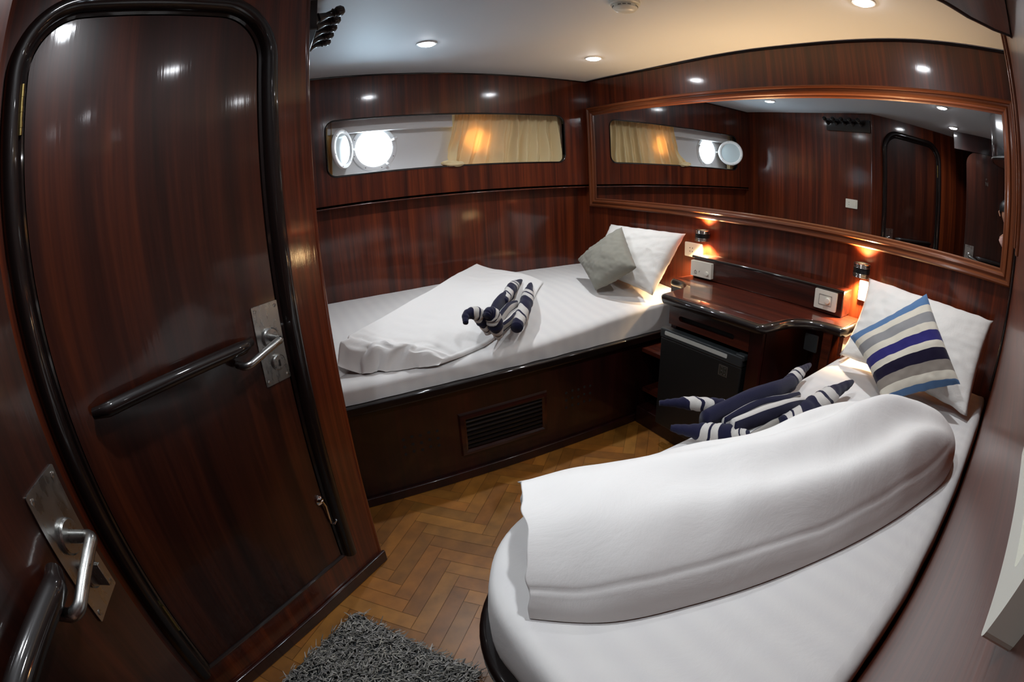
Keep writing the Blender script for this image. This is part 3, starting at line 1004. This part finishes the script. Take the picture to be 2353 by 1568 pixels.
fold(tw, [(-1.09, -2.145, 0.685), (-1.00, -2.155, 0.692), (-0.93, -2.17, 0.695), (-0.88, -2.18, 0.69)], 0.012, 0.018, phase=.2, lo=0.80, hi=1.0)
# far bed
tl = thing('folded_towel', 'navy striped towel figure with four twisted ends on the far bed', 'towel', (-1.14, -0.80, 0.66), 'towels folded into figures')
horn(tl, [(-1.395, -1.020, 0.765), (-1.375, -0.985, 0.785), (-1.325, -0.965, 0.778), (-1.29, -0.950, 0.735), (-1.265, -0.945, 0.675)], 0.026, rtip=0.010)
horn(tl, [(-1.300, -1.015, 0.775), (-1.285, -1.000, 0.782), (-1.262, -0.985, 0.762), (-1.245, -0.975, 0.715), (-1.225, -0.955, 0.655)], 0.031, rtip=0.016)
horn(tl, [(-0.812, -0.420, 0.748), (-0.90, -0.520, 0.757), (-0.99, -0.64, 0.766), (-1.10, -0.78, 0.752)], 0.026)
horn(tl, [(-0.772, -0.455, 0.730), (-0.87, -0.600, 0.728), (-0.98, -0.765, 0.716), (-1.125, -0.935, 0.670)], 0.029, rbase=0.85)
fold(tl, [(-1.25, -0.925, 0.71), (-1.18, -0.84, 0.735), (-1.10, -0.755, 0.75), (-1.00, -0.66, 0.745)], 0.022, 0.032, lo=0.09, hi=0.41)
fold(tl, [(-1.22, -0.935, 0.70), (-1.16, -0.87, 0.715), (-1.09, -0.80, 0.725), (-1.02, -0.745, 0.72)], 0.014, 0.024, phase=.4, lo=0.42, hi=0.62)
fold(tl, [(-1.22, -0.945, 0.68), (-1.15, -0.905, 0.69), (-1.10, -0.86, 0.70), (-1.05, -0.81, 0.70)], 0.012, 0.020, phase=.9, lo=0.60, hi=0.9)

# ================================================================ desk, fridge, step
desk = thing('bedside_desk', 'dark varnished desk with curved worktop between the two beds', 'desk', (-0.25, -1.49, 0))
def top_outline():
    P = [(-0.022, -1.003), (-0.215, -1.003), (-0.226, -1.012)]
    for i in range(11):
        a = -PI / 2 * i / 10
        P.append((-0.405 + 0.178 * math.cos(a), -1.02 + 0.178 * math.sin(a)))
    P += [(-0.500, -1.212), (-0.514, -1.228), (-0.514, -1.752), (-0.500, -1.768)]
    for i in range(11):
        a = PI / 2 - PI / 2 * i / 10
        P.append((-0.405 + 0.178 * math.cos(a), -1.96 + 0.178 * math.sin(a)))
    P += [(-0.226, -1.999), (-0.215, -2.010), (-0.022, -2.010)]
    return P
wt = MB().prism(top_outline(), [], FLAT, 0.752, 0.790).build('worktop', 'wood_top', desk, bevel=0.006)
mb = MB(); mb.tube([(p[0], p[1], 0.768) for p in top_outline()], 0.0205, 12); mb.build('worktop_edge', 'dark', wt)
mb = MB()
mb.box((-0.448, -1.755, 0.10), (-0.02, -1.735, 0.752)); mb.box((-0.448, -1.245, 0.10), (-0.02, -1.225, 0.752))
mb.box((-0.47, -1.735, 0.655), (-0.45, -1.245, 0.752)) if False else None
mb.box((-0.03, -1.735, 0.10), (-0.01, -1.245, 0.752)); mb.box((-0.475, -1.755, 0.10), (-0.455, -1.692, 0.752))
mb.build('carcass', 'wood_base', desk, smooth=False)
fe = fr_east(-0.455)
mb = MB(); mb.prism([(-1.690, 0.645), (-1.222, 0.645), (-1.222, 0.752), (-1.690, 0.752)], [rrect(-1.610, 0.672, -1.285, 0.697, 0.011, 5)], fe, 0.0, 0.02)
fa = mb.build('fascia', 'wood_y', desk, smooth=False)
mb = MB(); mb.fbox(fe, -1.63, -1.265, 0.66, 0.71, -0.012, -0.004); mb.build('vent_slot', 'void', fa)
mb = MB()
mb.box((-0.22, -1.225, 0.40), (-0.20, -1.0, 0.752)); mb.box((-0.22, -1.0, 0.64), (-0.004, -0.985, 0.752))
mb.build('side_wing', 'wood_base', desk, smooth=False)
mb = MB()
mb.box((-0.235, -2.02, 0.672), (-0.004, -2.0, 0.752)); mb.box((-0.235, -1.958, 0.102), (-0.215, -1.92, 0.752))
mb.build('side_wing', 'wood_y', desk, smooth=False)
mb = MB(); mb.box((-0.105, -1.94, 0.79), (-0.002, -1.035, 0.905)); bk = mb.build('back_rail', 'wood_y', desk, bevel=0.006)
mb = MB(); mb.tube([(-0.104, -1.942, 0.901), (-0.104, -1.033, 0.901)], 0.0075, 10); mb.build('rail_bead', 'dark', bk)
mb = MB(); mb.box((-0.42, -1.225, 0.42), (-0.01, -0.985, 0.44)); mb.build('shelf_board', 'wood_y', desk, smooth=False)
mb = MB(); mb.box((-0.40, -1.225, 0.19), (-0.01, -0.985, 0.21)); mb.build('shelf_board', 'wood_y', desk, smooth=False)
mb = MB(); mb.box((-0.42, -1.96, 0.42), (-0.01, -1.757, 0.44)); mb.build('shelf_board', 'wood_y', desk, smooth=False)

step = MB().box((-0.427, -1.96, 0.0), (-0.01, -0.975, 0.10)).build('plinth', 'wood_base', bevel=0.004)
tag(step, 'low dark plinth on the floor under the small fridge', 'plinth')

fg = thing('mini_fridge', 'small dark grey fridge built in under the desk', 'fridge', (-0.3, -1.44, 0.10))
MB().box((-0.45, -1.68, 0.102), (-0.06, -1.25, 0.605)).build('fridge_body', 'fridge', fg, bevel=0.004)
mb = MB(); mb.box((-0.492, -1.678, 0.115), (-0.452, -1.190, 0.575)); fdr = mb.build('fridge_door', 'fridge_dark', fg, bevel=0.006)
mb = MB()
mb.box((-0.496, -1.680, 0.575), (-0.450, -1.188, 0.622)); mb.build('door_cap', 'fridge', fdr, bevel=0.006)
mb = MB(); mb.prism(rrect(-1.600, 0.594, -1.222, 0.612, 0.004, 3), [], fr_east(-0.496), 0.0, 0.003); hs = mb.build('handle_strip', 'fridge_strip', fdr)
mb = MB(); mb.box((-0.494, -1.688, 0.604), (-0.456, -1.640, 0.630)); mb.build('hinge_cover', 'fridge', fdr, bevel=0.006)
mb = MB(); mb.fbox(fr_east(-0.492), -1.608, -1.558, 0.508, 0.556, 0.0, 0.0012); lg = mb.build('badge', 'dull_mark', fdr)
mb = MB(); mb.fbox(fr_east(-0.492), -1.603, -1.563, 0.513, 0.551, 0.0012, 0.0016); mb.build('badge_face', 'badge', lg)
mb = MB()
fb = fr_east(-0.4938)
def bl(pts): mb.tube([fb(a, z, 0.0) for a, z in pts], 0.0016, 6)
bl([(-1.572, 0.516), (-1.572, 0.548), (-1.581, 0.547), (-1.584, 0.540), (-1.580, 0.533), (-1.572, 0.532)]); bl([(-1.572, 0.532), (-1.583, 0.530), (-1.586, 0.522), (-1.581, 0.516), (-1.572, 0.516)])
bl([(-1.600, 0.546), (-1.592, 0.546), (-1.590, 0.533), (-1.596, 0.532), (-1.600, 0.524), (-1.596, 0.517), (-1.590, 0.517)])
mb.build('emblem', 'dull_mark', lg)

# ================================================================ mirror
mir = thing('wall_mirror', 'long wide mirror in a moulded brown wood frame above the beds', 'mirror', (-0.01, -1.35, 1.1))
mb = MB(); mb.fbox(fr_east(0.0), -2.665, -0.055, 1.150, 1.752, 0.001, 0.004); mb.build('mirror_glass', 'mirror', mir, smooth=False)
FRM = [(-2.706, 1.098), (-0.004, 1.098), (-0.004, 1.798), (-2.706, 1.798)]
prof_m = [(0.0, 0.0), (0.0, 0.020), (-0.006, 0.026), (-0.014, 0.024), (-0.018, 0.017), (-0.026, 0.016), (-0.034, 0.022), (-0.042, 0.020), (-0.047, 0.012), (-0.055, 0.011), (-0.060, 0.004)]
hz, vt = MB(), MB()
k = len(prof_m)
tmp = MB(); tmp.sweep(FRM, prof_m, fr_east(0.0))
for i, tgt in ((0, hz), (1, vt), (2, hz), (3, vt)):
    j = (i + 1) % 4
    Vv = tmp.v[i * k:(i + 1) * k] + tmp.v[j * k:(j + 1) * k]
    seg = MB(); seg.add(Vv, [(c, c + 1, k + c + 1, k + c) for c in range(k - 1)])
    seg.build('frame_moulding', 'frame' if tgt is hz else 'frame_z', mir)
# ================================================================ wall lamps
def sconce(y, z, label):
    s = thing('wall_lamp', label, 'lamp', (-0.002, y, z), 'up and down wall lamps')
    c = Vector((-0.052, y, z))
    mb = MB(); mb.lathe([(0.0, -0.012), (0.028, -0.012), (0.030, -0.030), (0.038, -0.030), (0.040, -0.026), (0.040, 0.026), (0.038, 0.030), (0.030, 0.030), (0.028, 0.012), (0.0, 0.012)], c, (0, 0, 1), 36)
    mb.build('lamp_body', 'black', s)
    for h in (-0.0265, -0.0220, -0.0175, -0.0130, 0.0130, 0.0175, 0.0220, 0.0265):
        mb = MB(); mb.tube([c + Vector((0.0405 * math.cos(2 * PI * i / 36), 0.0405 * math.sin(2 * PI * i / 36), h)) for i in range(36)], 0.0014, 8, closed=True)
        mb.build('chrome_band', 'chrome', s)
    mb = MB(); mb.box((-0.014, y - 0.016, z - 0.014), (-0.002, y + 0.016, z + 0.014)); mb.build('wall_bracket', 'black', s, bevel=0.002)
    for sg in (1, -1):
        mb = MB(); mb.lathe([(0.020, 0.0), (0.020, sg * 0.006), (0.012, sg * 0.012), (0.0, sg * 0.014)], c + Vector((0, 0, sg * 0.012)), (0, 0, 1), 24)
        mb.build('bulb', 'warm_bulb', s)
        l = light('lamp_beam', 'SPOT', (0, 0, 0), (0, 0, sg), SCONCE_W * (1.0 if sg > 0 else 1.5), (1.0, 0.66, 0.34), 0.010, spot_size=R(116), spot_blend=0.9)
        l.location = c + Vector((0.014, 0, sg * 0.033)) - s.location; l.parent = s
    return s
sconce(-1.052, 1.012, 'black and chrome wall lamp nearest the far bed pillow')
sconce(-1.995, 1.006, 'black and chrome wall lamp above the near bed pillow corner')

# ================================================================ sockets, switches, controls
def plate(fr, a0, a1, z0, z1, root, mat='white_plastic', th=0.009):
    mb = MB(); mb.prism(rrect(a0, z0, a1, z1, 0.004, 4), [], fr, 0.0, th); return mb.build('plate', mat, root, bevel=0.002)
s = thing('wall_socket', 'white wall socket beside the far bed pillow under the lamp', 'socket', (0, -0.95, 0.915))
plate(fr_east(0.0), -1.012, -0.886, 0.875, 0.955, s)
mb = MB()
for a in (-0.925, -0.945):
    for z in (0.905, 0.925): mb.lathe([(0.003, 0.0085), (0.003, 0.0096), (0, 0.0096)], fr_east(0)(a, z, 0), (-1, 0, 0), 8)
mb.build('socket_holes', 'black', s)
s = thing('wall_socket', 'white wall socket partly behind the near bed pillow', 'socket', (0, -2.03, 0.915))
plate(fr_east(0.0), -2.06, -1.975, 0.87, 0.955, s)
s = thing('control_panel', 'white thermostat panel with a dial on the left of the desk back rail', 'thermostat', (-0.105, -1.108, 0.845))
fc = fr_east(-0.105)
plate(fc, -1.180, -1.038, 0.803, 0.885, s, th=0.02)
mb = MB(); mb.lathe([(0.012, 0.0195), (0.011, 0.026), (0, 0.026)], fc(-1.152, 0.828, 0), (-1, 0, 0), 24); mb.build('dial', 'white_plastic', s, bevel=0.001)
mb = MB(); mb.tube([fc(-1.062, 0.826, 0.0205), fc(-1.072, 0.836, 0.0205), fc(-1.082, 0.826, 0.0205)], 0.0012, 6); mb.tube([fc(-1.064, 0.820, 0.0205), fc(-1.080, 0.820, 0.0205)], 0.0018, 6); mb.tube([fc(-1.098, 0.828, 0.0205), fc(-1.100, 0.836, 0.0205)], 0.0012, 6)
mb.build('marking', 'grey_mark', s)
s = thing('dimmer_switch', 'white dimmer switch plate on the right of the desk back rail', 'switch', (-0.105, -1.852, 0.845))
plate(fc, -1.910, -1.795, 0.808, 0.892, s)
mb = MB(); mb.sweep([(-1.884, 0.829), (-1.820, 0.829), (-1.820, 0.871), (-1.884, 0.871)], [(0.0, 0.0092), (0.0, 0.0102), (0.0015, 0.0102), (0.0015, 0.0092)], fc); mb.build('module_outline', 'grey_mark', s)
mb = MB(); mb.lathe([(0.0135, 0.009), (0.0125, 0.020), (0, 0.021)], fc(-1.866, 0.85, 0), (-1, 0, 0), 24); mb.build('knob', 'white_plastic', s, bevel=0.001)
s = thing('wall_socket', 'dark socket plate under the curved right end of the worktop', 'socket', (-0.22, -1.86, 0.69))
mb = MB(); mb.prism(rrect(-1.900, 0.652, -1.835, 0.725, 0.004, 4), [], fr_east(-0.235), 0.0, 0.009); mb.build('plate', 'fridge', s, bevel=0.002)
s = thing('light_switch', 'white framed switch plate on the side wall at the right edge', 'switch', fr_south(-1.91, 1.28, 0))
mb = MB(); mb.prism(rrect(-1.969, 1.240, -1.850, 1.326, 0.004, 4), [rrect(-1.954, 1.252, -1.865, 1.314, 0.003, 3)], fr_south, 0.0, 0.011); mb.build('plate', 'white_plastic', s, smooth=False)
mb = MB(); mb.prism(rrect(-1.953, 1.253, -1.866, 1.313, 0.003, 3), [], fr_south, 0.0, 0.0055); mb.build('rocker', 'white_plastic', s, bevel=0.001)
fw_ = lambda a, b, n: Vector((-1.949 + n, a, b))
s = thing('wall_socket', 'white socket plate on the foot wall, seen in the mirror', 'socket', (-1.949, -1.125, 1.223))
plate(fw_, -1.183, -1.066, 1.187, 1.262, s)
mb = MB()
for z in (1.214, 1.234): mb.lathe([(0.003, 0.0085), (0.003, 0.0098), (0, 0.0098)], fw_(-1.10, z, 0), (1, 0, 0), 8)
mb.build('socket_holes', 'black', s)
mb = MB(); mb.prism(rrect(-1.170, 1.205, -1.135, 1.245, 0.004, 4), [], fw_, 0.009, 0.012); mb.build('rocker', 'white_plastic', s)

# ================================================================ coat rack on the foot wall
rk = thing('coat_rack', 'dark coat rack with five turned pegs at the top of the foot wall', 'coat rack', (-1.949, -1.1, 1.86))
mb = MB(); mb.prism(rrect(-1.318, 1.835, -0.885, 1.940, 0.006, 3), [], fw_, 0.0, 0.024); mb.build('backboard', 'dark', rk, bevel=0.004)
for i in range(5):
    y = lerp(-1.235, -0.905, i / 4)
    b0 = Vector((-1.925, y, 1.900)); ax = Vector((0.080, 0.0, 0.026)).normalized()
    mb = MB(); mb.lathe([(0.019, -0.004), (0.019, 0.004), (0.014, 0.010), (0.018, 0.016), (0.015, 0.022), (0.010, 0.040), (0.012, 0.058), (0.017, 0.064), (0.013, 0.069), (0.019, 0.077), (0.019, 0.090), (0.012, 0.099), (0, 0.100)], b0, ax, 20)
    mb.build('peg', 'dark', rk)

# ================================================================ curtains
def curtain(x_top0, x_top1, x_bot0, x_bot1, name, label, gather=0.0, folds=9, y0=0.080, amp=0.030, seed=0):
    mb = MB()
    def f(u, v):
        x = lerp(lerp(x_top0, x_top1, u), lerp(x_bot0, x_bot1, u), v ** 1.3)
        uu = u + 0.02 * nz((u * 6, v * 2, seed))
        a = amp * (0.45 + 0.55 * smooth(v * 1.5)) * (0.75 + 0.7 * nz((u * 6, seed, 2)))
        ph = uu * folds * 2 * PI + 1.6 * math.sin(u * 9 + seed) + 0.8 * nz((u * 4, v * 1.5, 5))
        y = y0 + a * (2 * abs(math.sin(ph / 2 + 0.3)) ** 0.7 - 1.1 + 0.25 * math.sin(2 * ph + 0.7)) + 0.005 * nz((u * 34, v * 4, seed)) + 0.004 * math.sin(u * folds * 26) * (1 - smooth(v * 4))
        x += 0.010 * math.sin(ph + 1.3) * v
        z = lerp(1.748, 1.392, v)
        g = smooth(1 - u / 0.14) * gather
        if g:
            k = smooth((v - 0.55) / 0.45)
            y = lerp(y, -0.004 - 0.012 * nz((u * 60, v * 9, 3)), g * k)
            z = lerp(z, 1.428 + 0.028 * nz((u * 50, v * 6, 8)), g * smooth((v - 0.8) / 0.2))
            x += g * k * 0.012 * nz((u * 40, v * 12, 1))
        return Vector((x, y, z))
    mb.grid(f, 220, 36)
    o = mb.build(name, 'curtain', auto=0)
    return tag(o, label, 'curtain')
main_curtain = curtain(-0.945, -0.185, -1.058, -0.185, 'curtain', 'gathered cream curtain covering the right half of the window', gather=1.0, folds=9)
mb = MB()
def hem(u, v):
    a, b = 2 * PI * u, PI * v
    r = 1 + 0.35 * nz((math.cos(a) * 2.2 + v * 3, math.sin(a) * 2.2, v * 6)) + 0.12 * math.sin(5 * a + 4 * v)
    return Vector((-1.000 - 0.062 * math.cos(b) * (1 + .2 * r), 0.012 + 0.026 * math.sin(b) * math.cos(a) * r, 1.424 + 0.018 * math.sin(b) * math.sin(a) * r + 0.006 * math.cos(b)))
mb.grid(hem, 36, 26, wrap_u=True)
mb.build('gathered_hem', 'curtain', main_curtain, auto=0)
curtain(-1.795, -1.70, -1.80, -1.72, 'curtain', 'narrow bunched cream curtain at the left end of the window', folds=3, y0=0.09, seed=4)
mb = MB(); mb.tube([(-1.86, 0.080, 1.760), (-0.12, 0.080, 1.760)], 0.005, 8); 
tag(mb.build('curtain_rail', 'white_paint'), 'thin white curtain rail inside the top of the window recess', 'curtain rail')

# open round portlight cover swung out of the window
pl = thing('portlight_cover', 'round white framed glass cover swung open beside the bright porthole', 'porthole cover', (-1.657, 0.014, 1.566))
ax = Vector((0.80, -0.60, 0)).normalized(); c0 = Vector((-1.657, 0.014, 1.566))
mb = MB(); mb.lathe([(0.090, -0.008), (0.112, -0.008), (0.117, -0.003), (0.117, 0.006), (0.112, 0.012), (0.096, 0.013), (0.090, 0.009), (0.090, -0.008)], c0, ax, 48, caps=False); pr = mb.build('cover_rim', 'white_paint', pl)
mb = MB(); mb.lathe([(0.0, 0.0), (0.091, 0.0), (0.091, 0.006), (0.0, 0.007)], c0, ax, 48); mb.build('cover_glass', 'pale_glass', pl)
mb = MB()
for k in range(6):
    a = 2 * PI * (k + 0.3) / 6; e1 = Vector((0.6, 0.8, 0)); q = c0 + e1 * (0.104 * math.cos(a)) + Vector((0, 0, 0.104 * math.sin(a))) + ax * 0.011
    mb = MB(); mb.lathe([(0.003, 0.0), (0.003, 0.003), (0, 0.0035)], q, ax, 8); mb.build('screw', 'grey_mark', pr)
    q = q - ax * 0.018; mb = MB(); mb.lathe([(0.003, 0.0), (0.003, -0.003), (0, -0.0035)], q, ax, 8); mb.build('screw', 'grey_mark', pr)
mb = MB(); mb.tube([c0 + Vector((0.6, 0.8, 0)) * 0.112 + Vector((0, 0, z)) for z in (-0.02, 0.02)], 0.007, 10); mb.tube([c0 + Vector((0.6, 0.8, 0)) * 0.11, c0 + Vector((0.6, 0.8, 0)) * 0.13 + Vector((0.012, 0.0, 0))], 0.006, 8)
mb.build('hinge', 'white_paint', pl)

# ================================================================ ceiling fittings
def downlight(x, y, label, proto=None):
    z = zc(y)
    if proto is None:
        d = thing('ceiling_light', label, 'ceiling light', (x, y, z), 'recessed ceiling lights')
        mb = MB(); mb.lathe([(0.037, -0.002), (0.038, -0.006), (0.046, -0.005), (0.049, -0.001), (0.049, 0.002)], (x, y, z), (0, 0, 1), 40, caps=False); mb.build('ring', 'white_paint', d)
        mb = MB(); mb.lathe([(0.0385, 0.0), (0.038, -0.005), (0.030, -0.010), (0.015, -0.0125), (0.0, -0.013)], (x, y, z), (0, 0, 1), 32); mb.build('lens', 'led', d)
        l = light('lamp_beam', 'SPOT', (0, 0, 0), (0, 0, -1), DOWN_W, (0.90, 0.955, 1.0), 0.028, spot_size=R(150), spot_blend=1.0)
        l.location = (0, 0, -0.018); l.parent = d
        return d
    return copy_thing(proto, (x, y, z), label)
d0 = downlight(-1.355, -0.637, 'lit recessed ceiling light nearest the window and the coat rack')
downlight(-0.424, -0.636, 'lit recessed ceiling light nearest the corner above the far pillow', d0)
downlight(-0.440, -2.193, 'lit recessed ceiling light above the near bed pillow', d0)
downlight(-1.45, -2.10, 'lit recessed ceiling light above the near bed foot, seen in the mirror', d0)
downlight(-2.27, -2.05, 'lit recessed ceiling light by the entrance door, seen in the mirror', d0)
sd = thing('smoke_detector', 'round cream smoke detector on the ceiling at the top edge', 'smoke detector', (-0.872, -1.418, zc(-1.418)))
q = sd.location
mb = MB(); mb.lathe([(0.058, 0.002), (0.058, -0.012), (0.054, -0.016), (0.0, -0.016)], q, (0, 0, 1), 40); mb.build('base', 'white_plastic', sd)
mb = MB(); mb.lathe([(0.046, -0.016), (0.046, -0.030), (0.036, -0.040), (0.018, -0.044), (0.0, -0.044)], q, (0, 0, 1), 40); mb.build('cover', 'white_plastic', sd)
mb = MB()
for k in range(16):
    a = 2 * PI * k / 16
    if k % 4 == 0: continue
    p = q + Vector((0.0462 * math.cos(a), 0.0462 * math.sin(a), -0.024)); t = Vector((-math.sin(a), math.cos(a), 0)) * 0.006
    mb = MB(); mb.tube([p - t, p + t], 0.0022, 6); mb.build('vent_slot', 'grey_mark', sd)

# rounded chrome unit hung from the ceiling by the side wall
ov = thing('overhead_unit', 'rounded chrome fronted unit under the ceiling at the top right corner', 'overhead unit', (-1.5, -2.65, 1.71))
OV = [(-1.0, -2.760), (-1.02, -2.745), (-1.045, -2.705), (-1.10, -2.655), (-1.17, -2.615), (-1.26, -2.545), (-1.335, -2.505), (-1.42, -2.487), (-1.55, -2.49), (-1.70, -2.52), (-1.82, -2.60), (-1.86, -2.70), (-1.87, -2.783)]
wallside = [(-1.87, SY0 - SK * 1.87 + 0.004), (-1.0, SY0 - SK * 1.0 + 0.004)]
ring_ = OV[1:-1] + wallside
mb = MB(); mb.prism(ring_, [], FLAT, 1.722, 1.99); mb.build('shell', 'chrome', ov, auto=60)
mb = MB(); mb.prism(ring_, [], FLAT, 1.705, 1.722); mb.build('underside', 'wood_side', ov, smooth=False)
mb = MB(); mb.tube([(p[0], p[1], 1.714) for p in OV], 0.012, 8); mb.build('rim', 'dark', ov)

# ================================================================ shaggy rug
rug = thing('rug', 'shaggy grey rug on the parquet beside the bathroom door', 'rug', (-2.3, -1.9, 0.0))
ra, rb = Vector((-0.812, -0.583, 0)), Vector((0.583, -0.812, 0)); r0 = Vector((-2.125, -1.560, 0))
LU, LV = 0.80, 0.50
mb = MB(); mb.prism([tuple((r0 + ra * a + rb * b)[:2]) for a, b in ((0, 0), (0, LV), (LU, LV), (LU, 0))], [], FLAT, 0.001, 0.010); mb.build('backing', 'fridge', rug, smooth=False)
mb = MB(); mb.col = []
for i in range(9500):
    a, b = random.random() * LU, random.random() * LV
    p = r0 + ra * a + rb * b + Vector((0, 0, 0.008))
    th = random.gauss(0.5, 0.9) + R(-55)
    d = Vector((math.cos(th), math.sin(th), 0)); ln = random.uniform(0.030, 0.052)
    lean = random.uniform(0.35, 0.95)
    q1 = p + (d * lean * 0.35 + Vector((0, 0, 0.75))) * ln * 0.6; q2 = q1 + (d * lean + Vector((0, 0, 0.28 * random.random()))) * ln * 0.6
    sd_ = Vector((-d.y, d.x, 0)) * random.uniform(0.0014, 0.0026); up_ = Vector((0, 0, 0.001))
    o = mb.add([p - sd_, p + sd_, q1 + sd_, q1 - sd_, q2 + sd_ * .5, q2 - sd_ * .5, q1 + up_ * 1.2, q2 + up_],
               [(0, 1, 2, 3), (3, 2, 4, 5), (3, 6, 7, 5), (6, 2, 4, 7)])
    g = random.choice((0.10, 0.17, 0.26, 0.36)) * random.uniform(0.8, 1.2); w = random.uniform(0.92, 1.06)
    mb.col += [(g, g * 0.95, g * 0.88 * w, 1)] * 8
o = mb.build('pile', 'pile', rug, smooth=False); o['kind'] = 'stuff'

# ================================================================ the person behind the viewpoint, glimpsed in the mirror
pr_ = thing('person', 'person in a pale shirt with black hair, glimpsed at the right edge of the mirror', 'person', (-2.43, -2.62, 0.0))
def skinned(name, joints, mat, parent):
    me = bpy.data.meshes.new(name)
    me.from_pydata([tuple(Vector(j[0]) - pr_.location) for j in joints], [(i, j[2]) for i, j in enumerate(joints) if j[2] is not None], [])
    o = bpy.data.objects.new(name, me); C.objects.link(o); o.parent = parent
    o.modifiers.new('skin', 'SKIN')
    for i, j in enumerate(joints):
        me.skin_vertices[0].data[i].radius = (j[1], j[1])
    me.skin_vertices[0].data[0].use_root = True
    sb = o.modifiers.new('smooth', 'SUBSURF'); sb.levels = 2; sb.render_levels = 2
    me.materials.append(MAT[mat])
    return o
T = [((-2.45, -2.64, 0.80), 0.100, None), ((-2.465, -2.67, 0.95), 0.068, 0), ((-2.45, -2.65, 1.10), 0.076, 1), ((-2.435, -2.62, 1.20), 0.066, 2)]
ARM_L = [((-2.44, -2.540, 1.195), 0.042, 3), ((-2.49, -2.67, 1.08), 0.030, 4), ((-2.33, -2.655, 1.09), 0.028, 5), ((-2.255, -2.685, 1.16), 0.022, 6)]
ARM_R = [((-2.42, -2.705, 1.18), 0.046, 3), ((-2.43, -2.735, 0.98), 0.036, 8), ((-2.33, -2.735, 1.09), 0.028, 9), ((-2.265, -2.735, 1.16), 0.022, 10)]
LEGS = [((-2.46, -2.59, 0.72), 0.070, 0), ((-2.43, -2.59, 0.42), 0.052, 12), ((-2.47, -2.59, 0.09), 0.036, 13), ((-2.38, -2.59, 0.04), 0.030, 14),
        ((-2.46, -2.70, 0.72), 0.070, 0), ((-2.43, -2.70, 0.42), 0.052, 16), ((-2.47, -2.70, 0.09), 0.036, 17), ((-2.38, -2.70, 0.04), 0.030, 18)]
HEAD = [((-2.432, -2.605, 1.265), 0.033, 3), ((-2.428, -2.592, 1.305), 0.034, 20), ((-2.415, -2.580, 1.355), 0.052, 21), ((-2.420, -2.575, 1.415), 0.074, 22), ((-2.430, -2.575, 1.465), 0.060, 23)]
body = skinned('body', T + ARM_L + ARM_R + LEGS + HEAD, 'skin', pr_)
g = lambda L, k: [(a, r + k, p) for a, r, p in L]
ST = [((-2.465, -2.660, 0.69), 0.098, None), ((-2.465, -2.665, 0.84), 0.088, 0), ((-2.465, -2.670, 0.96), 0.080, 1), ((-2.45, -2.650, 1.10), 0.090, 2), ((-2.435, -2.620, 1.215), 0.064, 3), ((-2.432, -2.606, 1.25), 0.044, 4)]
skinned('shirt', ST + [((-2.44, -2.540, 1.195), 0.054, 4), ((-2.463, -2.600, 1.145), 0.042, 6), ((-2.42, -2.705, 1.18), 0.054, 4), ((-2.425, -2.72, 1.10), 0.044, 8)], 'shirt', pr_)
skinned('trousers', [(T[0][0], 0.112, None)] + [(a, r + 0.010, {0: 0, 12: 1, 13: 2, 16: 4, 17: 5}[p]) for a, r, p in (LEGS[:3] + LEGS[4:7])], 'fridge', pr_)
mb = MB(); hc = Vector((-2.432, -2.575, 1.425))
mb.grid(lambda u, v: hc + Vector((0.092 * math.sin(PI * v * .60) * math.cos(2 * PI * u) - 0.012, 0.086 * math.sin(PI * v * .60) * math.sin(2 * PI * u), 0.098 * math.cos(PI * v * .60) + 0.03 * v * max(0.0, math.cos(2 * PI * u)))), 28, 14, wrap_u=True)
mb.build('hair', 'hair', pr_, auto=0)
mb = MB(); mb.tube([(-2.350, -2.575, 1.42), (-2.332, -2.575, 1.39), (-2.350, -2.575, 1.38)], [0.007, 0.011, 0.008], 10); mb.build('nose', 'skin', pr_)
for sg in (1, -1):
    mb = MB(); mb.lathe([(0.0, 0.004), (0.008, 0.002), (0.010, -0.004)], (-2.352, -2.575 + sg * 0.028, 1.42), (1, 0, 0), 12); mb.build('eye', 'black', pr_)
    mb = MB(); mb.tube([(-2.425, -2.575 + sg * 0.072, 1.425), (-2.435, -2.575 + sg * 0.082, 1.41), (-2.428, -2.575 + sg * 0.072, 1.375)], [0.008, 0.012, 0.007], 10); mb.build('ear', 'skin', pr_)
mb = MB(); mb.tube([(-2.366, -2.597, 1.348), (-2.358, -2.575, 1.346), (-2.366, -2.553, 1.348)], 0.005, 8); mb.build('mouth', 'shirt', pr_)
for sg, hx in ((1, -2.695), (-1, -2.738)):
    c = Vector((-2.235, hx, 1.185))
    mb = MB()
    mb.grid(lambda u, v, c=c: c + Vector((0.013 * math.sin(PI * v) * math.cos(2 * PI * u), 0.020 * math.sin(PI * v) * math.sin(2 * PI * u), -0.036 * math.cos(PI * v))), 14, 10, wrap_u=True)
    hnd = mb.build('hand', 'skin', pr_, auto=0)
    for k in range(4):
        b0 = c + Vector((0.004 - k * 0.001, -0.015 + 0.010 * k, 0.028)); ln = (0.030, 0.035, 0.033, 0.026)[k]
        mb = MB(); mb.tube([b0, b0 + Vector((0.006, 0, ln * .6)), b0 + Vector((0.016, 0, ln * .9)), b0 + Vector((0.024, 0, ln * .8))], [0.0052, 0.005, 0.0046, 0.0035], 10)
        mb.build('finger', 'skin', hnd)
    b0 = c + Vector((0.004, -sg * 0.016, 0.0)); mb = MB(); mb.tube([b0, b0 + Vector((0.008, -sg * 0.010, 0.018)), b0 + Vector((0.014, -sg * 0.012, 0.036))], [0.007, 0.006, 0.0045], 10); mb.build('thumb', 'skin', hnd)
